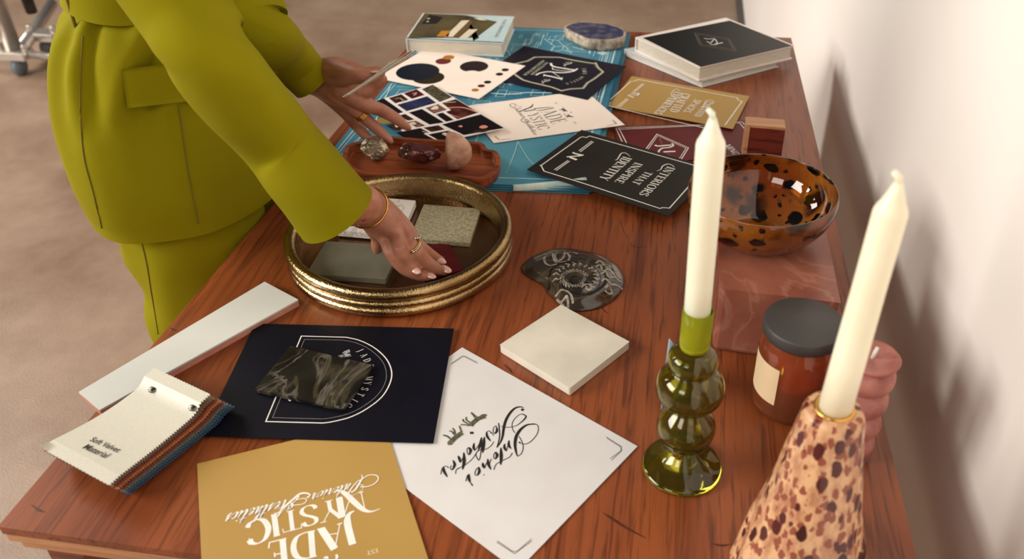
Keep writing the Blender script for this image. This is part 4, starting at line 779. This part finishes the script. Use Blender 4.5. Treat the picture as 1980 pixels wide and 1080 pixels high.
# hollow inside of the bulbs
hol=[(.0001,.030),(.011,.033),(.0185,.040),(.0225,.049),(.021,.059),(.014,.069),(.0108,.0745),(.0175,.081),(.0236,.088),(.0260,.0945),(.0246,.103),(.0200,.1095),(.0140,.1155),(.0160,.1195),(.0178,.124),(.0168,.130),(.0120,.1345),(.0001,.1355)]
P_=smooth(hol,2); rings=[[(c[0]+max(.0001,r)*math.cos(a),c[1]+max(.0001,r)*math.sin(a),c[2]+z) for a in np.linspace(0,2*math.pi,72,endpoint=False)][::-1] for r,z in P_]
g.loft(rings,0,(False,False))
gh=thing('glass_candle_holder',c,'bubbled olive green glass candlestick at the front right','candle holder'); g.build('bubble_stem',GRN,gh)
g=G(); g.lathe(c,[(.0001,.1388),(.0115,.1390),(.0122,.142),(.0122,.1765),(.01125,.1765),(.01115,.143),(.0001,.1405)],48); g.build('candle_cup',mat('lime_glass',(222,222,60),.08,c2=(214,216,52),Transmission_Weight=.75,IOR=1.12),gh)
candle((c[0],c[1]),.1412,.342,.0104,.0102,'taper_candle','ivory taper candle in the olive green glass holder',IV2,(-.004,.0))
# blue shard behind it
a=tp(1289,792)[:2]; b=tp(1300,760)[:2]
g=G(); A_=tp(1277,795)[:2]; B_=tp(1306,800)[:2]; T1=tp(1289,668,.0)[:2]
v=[(A_[0],A_[1],TZ+.0003),(B_[0],B_[1],TZ+.0003),(B_[0]+.002,B_[1]+.05,TZ+.0003),(A_[0]+.001,A_[1]+.055,TZ+.0003),(A_[0]+.001,A_[1]+.004,TZ+.012),(B_[0],B_[1]+.008,TZ+.014),(B_[0]-.001,B_[1]+.035,TZ+.050),(A_[0]+.003,A_[1]+.042,TZ+.058)]
g.add(v,[(3,2,1,0),(0,1,5,4),(1,2,6,5),(2,3,7,6),(3,0,4,7),(4,5,6,7)]); tag(g.build('blue_mineral',mat('kyanite',(128,150,156),.4,c2=(52,84,100),scale=50,bump=.6,bscale=150,stretch=(3,1,.4)),bevel=.001),'small blue-grey pointed mineral behind the green glass candlestick','mineral')
# speckled holder
sc_=(.123,.4555,TZ+.0003); t=thing('stone_candle_holder',sc_,'tapered tan candle holder with dark brown speckles in the near right corner','candle holder')
SP=mat('speckled_ceramic',(214,168,126),.35,c2=(172,118,86),scale=130,stretch=(1,1,.4),bump=.3,bscale=120,lo=.42,hi=.66); spots(SP,(140,74,54),150,.44,.06,.006,(1,1,.6)); spots(SP,(78,26,24),88,.36,.04,.006,(1,1,.55)); spots(SP,(60,18,18),46,.24,.03,.008,(1,1,.6))
def wob(a,z): return 1+.045*math.cos(7*a+8*z)*max(0,1-z/.17)+.012*math.sin(11*a+60*z)+.008*math.sin(5*a-90*z)
g=G(); pr2=[(.0001,0),(.046,0),(.0495,.004),(.0485,.015),(.0455,.035),(.0405,.06),(.0355,.085),(.0310,.11),(.0268,.135),(.0232,.158),(.0212,.172),(.0195,.1785),(.0165,.1805),(.0125,.1800),(.0122,.165)]
pp=smooth(pr2,4); g.lathe(sc_,[(max(.0001,p[0]),max(0,p[1])) for p in pp],112,0,wob,(True,True)); g.build('tapered_body',SP,t)
g=G(); n=40; ring=[(sc_[0]+.0122*math.cos(a),sc_[1]+.0122*math.sin(a),sc_[2]+.1812) for a in np.linspace(0,2*math.pi,n+1)]; g.tube(ring,.0016,10); g.build('brass_collar',mat('bright_brass',(226,176,92),.25,1),t)
candle((sc_[0],sc_[1]),.166,.3575,.0111,.0098,'taper_candle','ivory taper candle in the speckled brown holder',IV,(.006,0))
# ================================================================ rolling stand in the background
CH=mat('chrome',(214,206,198),.25,.75); st=thing('rolling_stand',(-2.58,3.05,0),'chrome rolling stand on castors behind the person','stand')
b0=tp(30,105,-.68); b0z=.085
g=G(); g.tube([(b0[0],b0[1],.07),(b0[0],b0[1],1.9)],.031,20); g.build('upright',CH,st)
def fl(x,y,z=.085): p=tp(x,y,z-.76); return (p[0],p[1],z)
for pts,r in (([fl(30,103),fl(190,118)],.014),([fl(40,98),fl(100,8)],.024),([fl(30,100),fl(-90,96)],.014),([fl(84,66),fl(190,78)],.014)):
    g=G(); g.tube(pts,r,14); g.build('rail',CH,st)
for x,y in ((28,104),(84,68)):
    p=fl(x,y); g=G(); g.box(p,(.062,.035,.016)); g.tube([(p[0]-.05,p[1],p[2]),(p[0]-.05,p[1],p[2]+.04)],.012); g.tube([(p[0]+.05,p[1],p[2]),(p[0]+.05,p[1],p[2]+.04)],.012); cl=g.build('clamp',CH,st,bevel=.004)
    g=G(); g.tube([(p[0]-.012,p[1],.034),(p[0]+.012,p[1],.034)],.034,20); g.tube([(p[0],p[1],.034),(p[0],p[1],.08)],.012); g.build('castor',mat('rubber_grey',(110,118,126),.5),st)
g=G(); a=tp(45,-20,-.3); b=tp(62,24,-.42); g.tube([a,b],.018,8,flat=.4); g.build('strap',mat('black_webbing',(14,14,18),.8),st)
# ================================================================ the person
SKIN=mat('skin',(182,124,98),.5,c2=(160,102,80),scale=40,bump=.15,bscale=500,Subsurface_Weight=.12,Subsurface_Radius=(.012,.006,.003))
NAIL=mat('nail_polish',(220,174,160),.15,c2=(228,184,172),Coat_Weight=.6)
SUIT=mat('chartreuse_cloth',(136,128,6),.9,c2=(128,119,4),Specular_IOR_Level=.12,scale=7,bump=.12,bscale=900,Sheen_Weight=.0)
SUITD=mat('chartreuse_seam',(112,100,12),.8); GLD=mat('gold_jewellery',(222,170,84),.2,1); SIL=mat('silver_jewellery',(214,208,200),.15,1)
per=thing('person',(-.61,.96,0),'person in a chartreuse belted suit leaning over the left edge of the desk','person')
def chain(g,pts,n=14,mi=0):
    "tapered limb with round joints: pts = (position, radius)"
    for i,(p,r) in enumerate(pts):
        rings=[]
        for a in np.linspace(-90,90,9)[1:-1]: 
            a=math.radians(a); rings.append([(p[0]+r*math.cos(a)*math.cos(q),p[1]+r*math.cos(a)*math.sin(q),p[2]+r*math.sin(a)) for q in np.linspace(0,2*math.pi,n,endpoint=False)])
        g.loft(rings,mi)
        if i: g.tube([pts[i-1][0],p],[pts[i-1][1],r],n,mi)
def remesh(g,vox,smooth_it,fac=.5):
    me=bpy.data.meshes.new('r'); me.from_pydata(g.v,[],g.f); ob=bpy.data.objects.new('r',me); COL.objects.link(ob)
    m=ob.modifiers.new('r','REMESH'); m.mode='VOXEL'; m.voxel_size=vox; s=ob.modifiers.new('s','SMOOTH'); s.factor=fac; s.iterations=smooth_it
    me2=bpy.data.meshes.new_from_object(ob.evaluated_get(bpy.context.evaluated_depsgraph_get())); v=[tuple(x.co) for x in me2.vertices]; f=[tuple(p.vertices) for p in me2.polygons]
    bpy.data.objects.remove(ob); bpy.data.meshes.remove(me); bpy.data.meshes.remove(me2); return v,f
F7=X(5.4,600,360); F8=X(5.686,580,100)
def C7(L,k=3): return refine([(tp(*F7(p[:2]),p[2]),p[3]) for p in L])
def C8(L): return refine([(tp(*F8(p[:2]),p[2]),p[3]) for p in L])
def refine(L):
    P=smooth([np.r_[p,r] for p,r in L],3); return [(q[:3],q[3]) for q in P]
RH=[[(620,260,.080,.020),(700,360,.070,.0175),(800,545,.052,.0100),(850,690,.046,.0088),(975,850,.028,.0078),(1130,925,.0175,.0066),(1235,942,.0135,.0050)],
    [(630,250,.082,.020),(740,350,.073,.0165),(880,500,.060,.0098),(940,660,.054,.0082),(1015,790,.036,.0074),(1085,865,.027,.0064),(1125,895,.0235,.0050)],
    [(650,230,.082,.019),(770,310,.072,.0165),(950,455,.058,.0100),(1075,640,.050,.0090),(1190,770,.032,.0082),(1310,855,.0205,.0070),(1400,885,.0140,.0052)],
    [(660,210,.080,.018),(800,290,.068,.0150),(995,430,.052,.0092),(1100,590,.046,.0082),(1215,690,.032,.0076),(1310,750,.021,.0064),(1368,775,.0165,.0050)],
    [(640,320,.070,.016),(690,430,.055,.0135),(725,530,.040,.0105),(708,600,.029,.0088),(700,650,.0225,.0068)],
    [(22,-43,.150,.025),(330,170,.112,.0245),(540,190,.094,.0230),(610,245,.086,.0212),(660,300,.076,.0195)]]
g=G()
for L in RH: chain(g,C7(L))
vR,fR=remesh(g,.0014,6)
LH=[[(235,315,.104,.0240),(330,440,.094,.0175),(500,655,.068,.0105),(600,785,.049,.0084),(690,885,.040,.0078),(760,958,.034,.0062),(788,988,.031,.0042)],
    [(240,310,.106,.0240),(400,440,.100,.0185),(620,640,.077,.0105),(740,750,.060,.0088),(855,855,.046,.0080),(945,932,.037,.0064),(1000,985,.031,.0042)],
    [(260,290,.108,.0230),(470,410,.106,.0185),(730,580,.087,.0110),(890,640,.072,.0096),(1040,725,.055,.0084),(1140,800,.042,.0068),(1195,838,.036,.0045)],
    [(260,280,.110,.0230),(500,370,.110,.0180),(700,430,.106,.0115),(800,375,.112,.0098),(870,330,.118,.0084),(915,300,.122,.0060)],
    [(240,260,.110,.0230),(370,235,.124,.0225),(480,225,.136,.0190),(600,240,.146,.0140),(720,262,.149,.0112),(820,242,.150,.0098),(885,218,.151,.0070)],
    [(-80,120,.142,.025),(60,235,.122,.0250),(150,275,.113,.0250),(235,310,.105,.0240)]]
g=G()
for L in LH: chain(g,C8(L))
vL,fL=remesh(g,.0015,6)
def W(*a): return [(np.array(p,float),r) for p,r in a]
wr=C7([RH[5][0],RH[5][1]]); 
g=G(); wR=tp(*F7((22,-43)),.150); wL=tp(*F8((-80,120)),.142)
chain(g,W(((-.605,.935,.90),.080),((-.605,.94,.96),.062),((-.595,.945,1.06),.062),((-.60,.945,1.20),.105),((-.585,.945,1.30),.09),((-.56,.945,1.38),.052),((-.53,.945,1.45),.052)))
chain(g,W(((-.60,.915,.90),.066),((-.60,.905,.70),.066),((-.60,.91,.50),.052),((-.61,.91,.35),.05),((-.62,.91,.10),.034),((-.60,.91,.055),.032),((-.50,.905,.04),.026)))
chain(g,W(((-.61,.99,.90),.066),((-.615,1.03,.70),.068),((-.615,1.04,.50),.052),((-.62,1.04,.35),.05),((-.63,1.04,.10),.034),((-.61,1.04,.055),.032),((-.51,1.045,.04),.026)))
chain(g,W(((-.585,.87,1.30),.042),((-.552,.808,1.265),.038),((-.465,.77,1.10),.030),(tuple((np.array([-.465,.77,1.10])+wR)/2),.027),(tuple(wR),.025)))
chain(g,W(((-.585,1.02,1.30),.042),((-.592,1.08,1.25),.038),((-.602,1.132,1.10),.028),(tuple(tp(492,40,.240)),.026),(tuple(tp(566,118,.145)),.024),(tuple(wL),.025)))
# head with face
hc=np.array([-.505,.945,1.545])
chain(g,W((tuple(hc+[0,0,.02]),.083),(tuple(hc+[.015,0,-.035]),.062),(tuple(hc+[.03,0,-.075]),.035)))
chain(g,W((tuple(hc+[.075,0,.02]),.010),(tuple(hc+[.097,0,-.012]),.011)),8); chain(g,W((tuple(hc+[.075,-.016,-.047]),.008),(tuple(hc+[.082,0,-.047]),.010),(tuple(hc+[.075,.016,-.047]),.008)),8)
for s_ in (-1,1): chain(g,W((tuple(hc+[-.005,s_*.078,.02]),.013),(tuple(hc+[-.002,s_*.078,-.012]),.010)),8)
vB,fB=remesh(g,.0065,8)
g=G(); g.add(vB,fB,0,True); g.add(vR,fR,0,True); g.add(vL,fL,0,True)
def nail(p,d,up,L=.0075,w=.0040):
    p=np.array(p,float); d=np.array(d)/np.linalg.norm(d); up=np.array(up,float); up-=up@d*d; up/=np.linalg.norm(up); s_=np.cross(d,up); rings=[]
    for t in np.linspace(-1,1,13)[0:]:
        ww=w*math.sqrt(max(0,1-abs(t)**(3 if t<0 else 1.7)))+.0001; cc=p+d*L*t-up*.0012*t*t*.9
        rings.append([cc+s_*ww*math.cos(q)+up*(.0010*math.sin(q)-.0016*(math.cos(q)**2)*ww/w) for q in np.linspace(0,2*math.pi,14,endpoint=False)])
    g.loft(rings,1)
def nail7(c0,c1,z,**k): a=tp(*F7(c0),z); b=tp(*F7(c1),z-.003); nail((a+b)/2,b-a,(0,-.35,1),L=np.linalg.norm(b-a)/2,**k)
def nail8(c0,c1,z,up=(0,-.35,1),**k): a=tp(*F8(c0),z); b=tp(*F8(c1),z-.002); nail((a+b)/2,b-a,up,L=np.linalg.norm(b-a)/2,**k)
nail7((1055,835),(1145,905),.0315,w=.0042); nail7((1180,890),(1315,948),.0195,w=.0042); nail7((1345,825),(1475,888),.0205,w=.0046); nail7((1300,740),(1420,795),.0235,w=.0040); nail7((680,640),(712,668),.021,w=.0036)
nail8((770,965),(800,992),.032,w=.0030); nail8((960,975),(1015,1000),.031,w=.0035,up=(.3,.2,-.6)); nail8((1165,830),(1212,850),.036,w=.0035,up=(.3,.3,-.6)); nail8((775,215),(880,205),.1585,up=(0,.4,1),w=.0050); nail8((885,320),(940,285),.122,up=(.8,.3,0),w=.0045)
eye=mat('eye_dark',(40,26,20),.2); 
for s_ in (-1,1): chain(g,W((tuple(hc+[.070,s_*.028,.015]),.011)),10,2)
body=g.build('body',[SKIN,NAIL,eye],per)
def torus(c,axis,R,r,mat_,name,parent,tilt=None,n=48):
    axis=np.array(axis,float)/np.linalg.norm(axis); u=np.cross(axis,[0,0,1]); u/=np.linalg.norm(u); v=np.cross(axis,u); gg=G(); rings=[]
    for a in np.linspace(0,2*math.pi,n,endpoint=False):
        d=u*math.cos(a)+v*math.sin(a); rings.append([np.array(c)+d*(R+r*math.cos(q))+axis*r*math.sin(q) for q in np.linspace(0,2*math.pi,8,endpoint=False)])
    rings.append(rings[0]); gg.loft(rings,0,(False,False)); return gg.build(name,mat_,parent)
# jewellery
a=tp(*F7((1075,640)),.050); b=tp(*F7((1190,770)),.032); ax=b-a; c=a*1.02-b*.02
torus(c,ax,.0096,.0011,SIL,'ring',per); torus(c-ax/np.linalg.norm(ax)*.0022,ax,.0098,.0009,GLD,'ring',per)
g=G(); q=c+np.array([.002,.004,.0095]); 
for k in range(3): chain(g,W((tuple(q+np.array([.0022*k,.0018*k,-.0006*k])),.0016)),8)
g.build('ring_stones',SIL,per)
a=tp(*F7((590,225)),.092); b=tp(*F7((650,290)),.078); torus(a,b-a,.0238,.0013,GLD,'bangle',per)
g=G(); q=tp(*F7((542,330)),.093); chain(g,W((tuple(q),.0042)),10); g.build('bangle_charm',GLD,per)
a=tp(*F8((650,668)),.074); b=tp(*F8((740,750)),.060)
for k in (0,.0024,.0048): torus(a+(b-a)/np.linalg.norm(b-a)*(k+.001),b-a,.0103,.0011,GLD,'ring',per)
a=tp(*F8((225,300)),.1055); b=tp(*F8((330,440)),.094); torus(tp(*F8((180,262)),.11),b-a,.0268,.0015,mat('dark_bracelet',(88,62,40),.35,.9),'bracelet',per)
# hair
g=G(); 
for z,rx,ry,dx in ((-.10,.05,.062,-.075),(-.05,.07,.082,-.045),(.0,.088,.094,-.022),(.05,.09,.092,-.012),(.09,.066,.07,-.008),(.115,.02,.025,-.004)): g.v+=[]
g.loft([[(hc[0]+dx+rx*math.cos(a),hc[1]+ry*math.sin(a),hc[2]+z) for a in np.linspace(0,2*math.pi,32,endpoint=False)] for z,rx,ry,dx in ((-.10,.045,.062,-.070),(-.05,.062,.084,-.040),(.0,.080,.092,-.022),(.05,.085,.092,-.008),(.09,.066,.07,-.006),(.115,.02,.025,-.004))],0); g.build('hair',mat('dark_hair',(40,26,20),.5,scale=80,stretch=(1,1,.1)),per,sub=1)
# clothes
def solid(ob,t): m=ob.modifiers.new('t','SOLIDIFY'); m.thickness=t; m.offset=-1; e=ob.modifiers.new('e','EDGE_SPLIT'); e.split_angle=math.radians(55); return ob
def fold(a,z):
    f=.0; d=1.050-z
    def crease(a0,a1,L,w_,amp):
        k=min(1,max(0,d)/L); c=math.radians(a0+(a1-a0)*k); q=((a-c+math.pi)%(2*math.pi)-math.pi)/math.radians(w_); return amp*math.exp(-q*q)*max(0,min(1,d/.012))*max(0,1-max(0,d)/L)**.8
    if d>0:
        k=min(1,d/.03)*math.exp(-max(0,d-.03)/.06); f+=k*(.045*math.cos(9*a+1.0)+.03*math.cos(15*a+.4))
        f+=crease(-42,-64,.105,6,-.24)+crease(-30,-52,.11,8,.12)+crease(-56,-80,.11,8,.15)+crease(-94,-88,.12,6,-.17)+crease(-106,-102,.12,7,.10)+crease(-120,-112,.14,9,-.05)+crease(-20,-30,.2,9,-.07)
        f+=.018*math.cos(4*a+2.0+6*z)*min(1,d/.1)+.012*math.sin(7*a+1)*max(0,min(1,(d-.12)/.1))
    else: f+=.03*math.exp(d/.05)*math.cos(8*a)
    return 1+f
prof=[(.790,-.611,.935,.115,.137),(.805,-.611,.935,.116,.138),(.84,-.611,.935,.117,.143),(.88,-.609,.935,.115,.146),(.92,-.607,.935,.112,.145),(.96,-.605,.935,.106,.138),(1.0,-.602,.936,.096,.126),(1.025,-.598,.937,.084,.108),(1.040,-.595,.938,.070,.092),(1.050,-.593,.938,.066,.087),(1.064,-.592,.938,.068,.090),(1.085,-.591,.938,.073,.097),(1.13,-.590,.94,.083,.112),(1.18,-.59,.94,.096,.128),(1.24,-.59,.94,.108,.144),(1.28,-.59,.94,.106,.146),(1.33,-.58,.94,.088,.13),(1.365,-.57,.94,.06,.08),(1.38,-.565,.94,.045,.05)]
PS=smooth([np.array(p) for p in prof],4); NA=128; rings=[]
for z,cx,cy,a_,b_ in PS:
    rings.append([(cx+a_*fold(t,z)*math.cos(t),cy+b_*fold(t,z)*math.sin(t),z+(.006*math.sin(t*1-2.0) if z<.808 else 0)) for t in np.linspace(0,2*math.pi,NA,endpoint=False)])
g=G(); g.loft(rings,0,(False,False)); jv=[Vector(p) for p in g.v]; jf=list(g.f); jacket=solid(g.build('jacket',SUIT,per),.003)
bvh=BVHTree.FromPolygons(jv,jf)
def onj(px,py,off=.0):
    d=Vector(RC@np.array([px-CX,py-CY,FPX])).normalized(); h=bvh.ray_cast(Vector((0,0,CAMH)),d)
    return None if h[0] is None else np.array(h[0])+np.array(h[1])*off*(1 if h[1].dot(d)<0 else -1)
def seam(pts,r=.0008,name='seam'):
    P=[onj(*p,.0004) for p in smooth([np.array(p,float) for p in pts],5)]; P=[p for p in P if p is not None]
    if len(P)>2: g=G(); g.tube(P,r,6); g.build(name,SUITD,jacket)
seam([(160,70),(156,130),(155,190),(157,250),(164,310),(180,370),(197,440)]); seam([(345,205),(352,250),(362,320),(376,395),(383,432)])
def patch(poly,name,off,nu=16,nv=8,m=SUIT,th=.0024):
    a,b,c,d=[np.array(p,float) for p in poly]; V=[]
    for s_ in (0,1):
        for j in range(nv+1):
            for i in range(nu+1):
                u,v=i/nu,j/nv; q=(1-v)*((1-u)*a+u*b)+v*((1-u)*d+u*c); p=onj(q[0],q[1],off+th*s_)
                if p is None: return None
                V.append(p)
    n1=(nu+1)*(nv+1); f=[]
    for j in range(nv):
        for i in range(nu):
            q=j*(nu+1)+i; f.append((q+n1,q+nu+1+n1,q+nu+2+n1,q+1+n1)); f.append((q,q+1,q+nu+2,q+nu+1))
    bd=[i for i in range(nu+1)]+[j*(nu+1)+nu for j in range(1,nv+1)]+[nv*(nu+1)+i for i in range(nu-1,-1,-1)]+[j*(nu+1) for j in range(nv-1,0,-1)]
    for i in range(len(bd)): x,y=bd[i],bd[(i+1)%len(bd)]; f.append((x,y,y+n1,x+n1))
    g=G(); g.add(V,f,0,True); return g.build(name,m,jacket)
gs=G(); gs.loft([[(cx+a_*1.012*math.cos(t),cy+b_*1.012*math.sin(t),z) for t in np.linspace(0,2*math.pi,NA,endpoint=False)] for z,cx,cy,a_,b_ in PS],0,(False,False)); bvh_keep=bvh; bvh=BVHTree.FromPolygons([Vector(p) for p in gs.v],gs.f)
patch([(237,134),(345,120),(400,190),(247,207)],'pocket_flap',.0036)
seam([(250,200),(300,203),(345,199),(388,189)],.0006,'stitching'); seam([(238,133),(290,129),(340,121)],.0008)
bvh=bvh_keep
g=G(); rg=[]
for z,o_ in ((1.040,.004),(1.042,.0065),(1.056,.0075),(1.078,.0065),(1.081,.004)): rg.append([(-.594+(.0705+o_+(.004 if z<1.05 or z>1.07 else 0))*math.cos(t),.938+(.092+o_+(.004 if z<1.05 or z>1.07 else 0))*math.sin(t),z+.006*math.sin(2*t+.4)) for t in np.linspace(0,2*math.pi,96,endpoint=False)])
g.loft(rg,0,(False,False)); solid(g.build('belt',SUIT,per),.002)
p=onj(159,32,.012); 
if p is not None: g=G(); g.tube([p+np.array([0,0,.022]),p,p-np.array([0,0,.022])],.0018,8); g.build('belt_loop',SUITD,per)
g=G(); g.tube([tp(466,10,.235),tp(480,35,.22),tp(502,62,.20),tp(514,98,.18),tp(523,142,.155)],[.010,.012,.016,.014,.010],14,flat=.22,up=(.6,-.5,.2)); g.build('belt_tail',SUIT,per)
g=G(); g.tube([tp(455,22,.23),tp(472,16,.235),tp(486,10,.24)],[.012,.016,.012],12); g.build('belt_knot',SUIT,per)
def sleeve(L,name,seed,n=56,open_end=True):
    P=smooth([np.r_[p,r] for p,r in L],7); rings=[]; up=np.array([0,0,1.])
    for i,q in enumerate(P):
        t=(P[min(i+1,len(P)-1)]-P[max(i-1,0)])[:3]; t/=np.linalg.norm(t); a=np.cross(t,[.2,.3,1.]); a/=np.linalg.norm(a); b=np.cross(a,t); k=i/len(P)
        rings.append([q[:3]+q[3]*(1+.05*mnoise.noise(Vector((math.cos(w_)*1.3+seed,math.sin(w_)*1.3,k*7)))*min(1,k*4)+.035*math.sin(k*26+2.2*math.cos(w_+seed))*math.exp(-((k-.52)/.16)**2))*(math.cos(w_)*a+math.sin(w_)*b*.86) for w_ in np.linspace(0,2*math.pi,n,endpoint=False)])
    g=G(); g.loft(rings[::-1],0,(False,False)); return solid(g.build(name,SUIT,per),.0025)
sleeve([(tp(650,412,.105),.0520),(tp(597,346,.147),.0480),(tp(535,268,.190),.0455),(tp(457,182,.250),.0455),(tp(396,95,.302),.0450),(tp(345,8,.336),.0455),(np.array([-.522,.790,1.20]),.053),(np.array([-.553,.805,1.275]),.060),(np.array([-.578,.850,1.322]),.064),(np.array([-.585,.905,1.335]),.05)],'sleeve',0)
sleeve([(tp(604,158,.112),.0350),(tp(566,118,.145),.0375),(tp(528,84,.185),.0400),(tp(492,40,.240),.0430),(np.array([-.60,1.13,1.10]),.048),(np.array([-.598,1.105,1.22]),.056),(np.array([-.590,1.06,1.31]),.064),(np.array([-.585,1.0,1.335]),.05)],'sleeve',3)
# trousers
def leg(L,seed):
    P=smooth([np.array(p,float) for p in L],14); rings=[]
    for i,q in enumerate(P):
        rings.append([(q[0]+q[3]*math.cos(w_)*(1+.12*mnoise.noise(Vector((math.cos(w_)*1.5+seed,math.sin(w_)*1.5,q[2]*11)))+.07*math.sin(q[2]*75+2*math.cos(w_))*max(0,math.cos(w_-3.4))),q[1]+q[4]*math.sin(w_)*(1+.10*mnoise.noise(Vector((math.cos(w_)*1.5+seed,math.sin(w_)*1.5,q[2]*11)))),q[2]) for w_ in np.linspace(0,2*math.pi,64,endpoint=False)])
    return rings
g=G(); g.loft(leg([(-.60,.90,.06,.088,.10),(-.60,.90,.3,.084,.095),(-.60,.905,.55,.082,.09),(-.60,.91,.75,.086,.09),(-.602,.92,.86,.088,.095),(-.605,.93,.95,.088,.10)],1),0,(False,False)); g.loft(leg([(-.615,1.06,.06,.088,.10),(-.615,1.06,.3,.084,.095),(-.612,1.05,.55,.082,.09),(-.61,1.035,.75,.082,.085),(-.608,1.0,.86,.085,.09),(-.605,.95,.95,.088,.10)],2),0,(False,False)); trousers=solid(g.build('trousers',SUIT,per),.002)
cr=[(352-80,460),(285,510),(292,560),(300,610),(306,655)]
bvh=BVHTree.FromPolygons([Vector(p) for p in g.v],g.f); jacket=trousers
seam([(272,460),(284,510),(292,560),(299,600),(306,645)])
for y in (.905,1.043):
    g=G(); g.loft([[(-.575+dx+ax*math.cos(t),y+ay*math.sin(t),z) for t in np.linspace(0,2*math.pi,24,endpoint=False)] for z,dx,ax,ay in ((.001,.02,.125,.042),(.03,.02,.125,.042),(.06,.0,.09,.036),(.075,-.03,.04,.03))],0); g.build('shoe',mat('shoe_leather',(40,32,28),.4),per)
# cards held in the hand
def heldcard(name,pts,label):
    P=[tp(*F8(p[:2]),p[2]) for p in pts]; n=np.cross(P[1]-P[0],P[3]-P[0]); n/=np.linalg.norm(n); n*=.0004
    g=G(); g.add([p-n for p in P]+[p+n for p in P],[(3,2,1,0),(4,5,6,7),(0,1,5,4),(1,2,6,5),(2,3,7,6),(3,0,4,7)]); tag(g.build(name,mat('held_card',(206,196,180),.5)),label,'card','cards held in the left hand')
heldcard('sample_card',[(505,496,.136),(1245,0,.160),(1215,-12,.172),(470,496,.147)],'lowest of the thin cards pinched between thumb and finger of the upturned hand')
heldcard('sample_card',[(560,470,.140),(1290,-5,.163),(1262,-16,.175),(520,474,.151)],'middle one of the thin cards pinched in the upturned hand')
heldcard('sample_card',[(700,356,.152),(1300,-8,.167),(985,118,.166),(850,228,.160)],'top card in the upturned hand, its pale face showing beside the thumb')
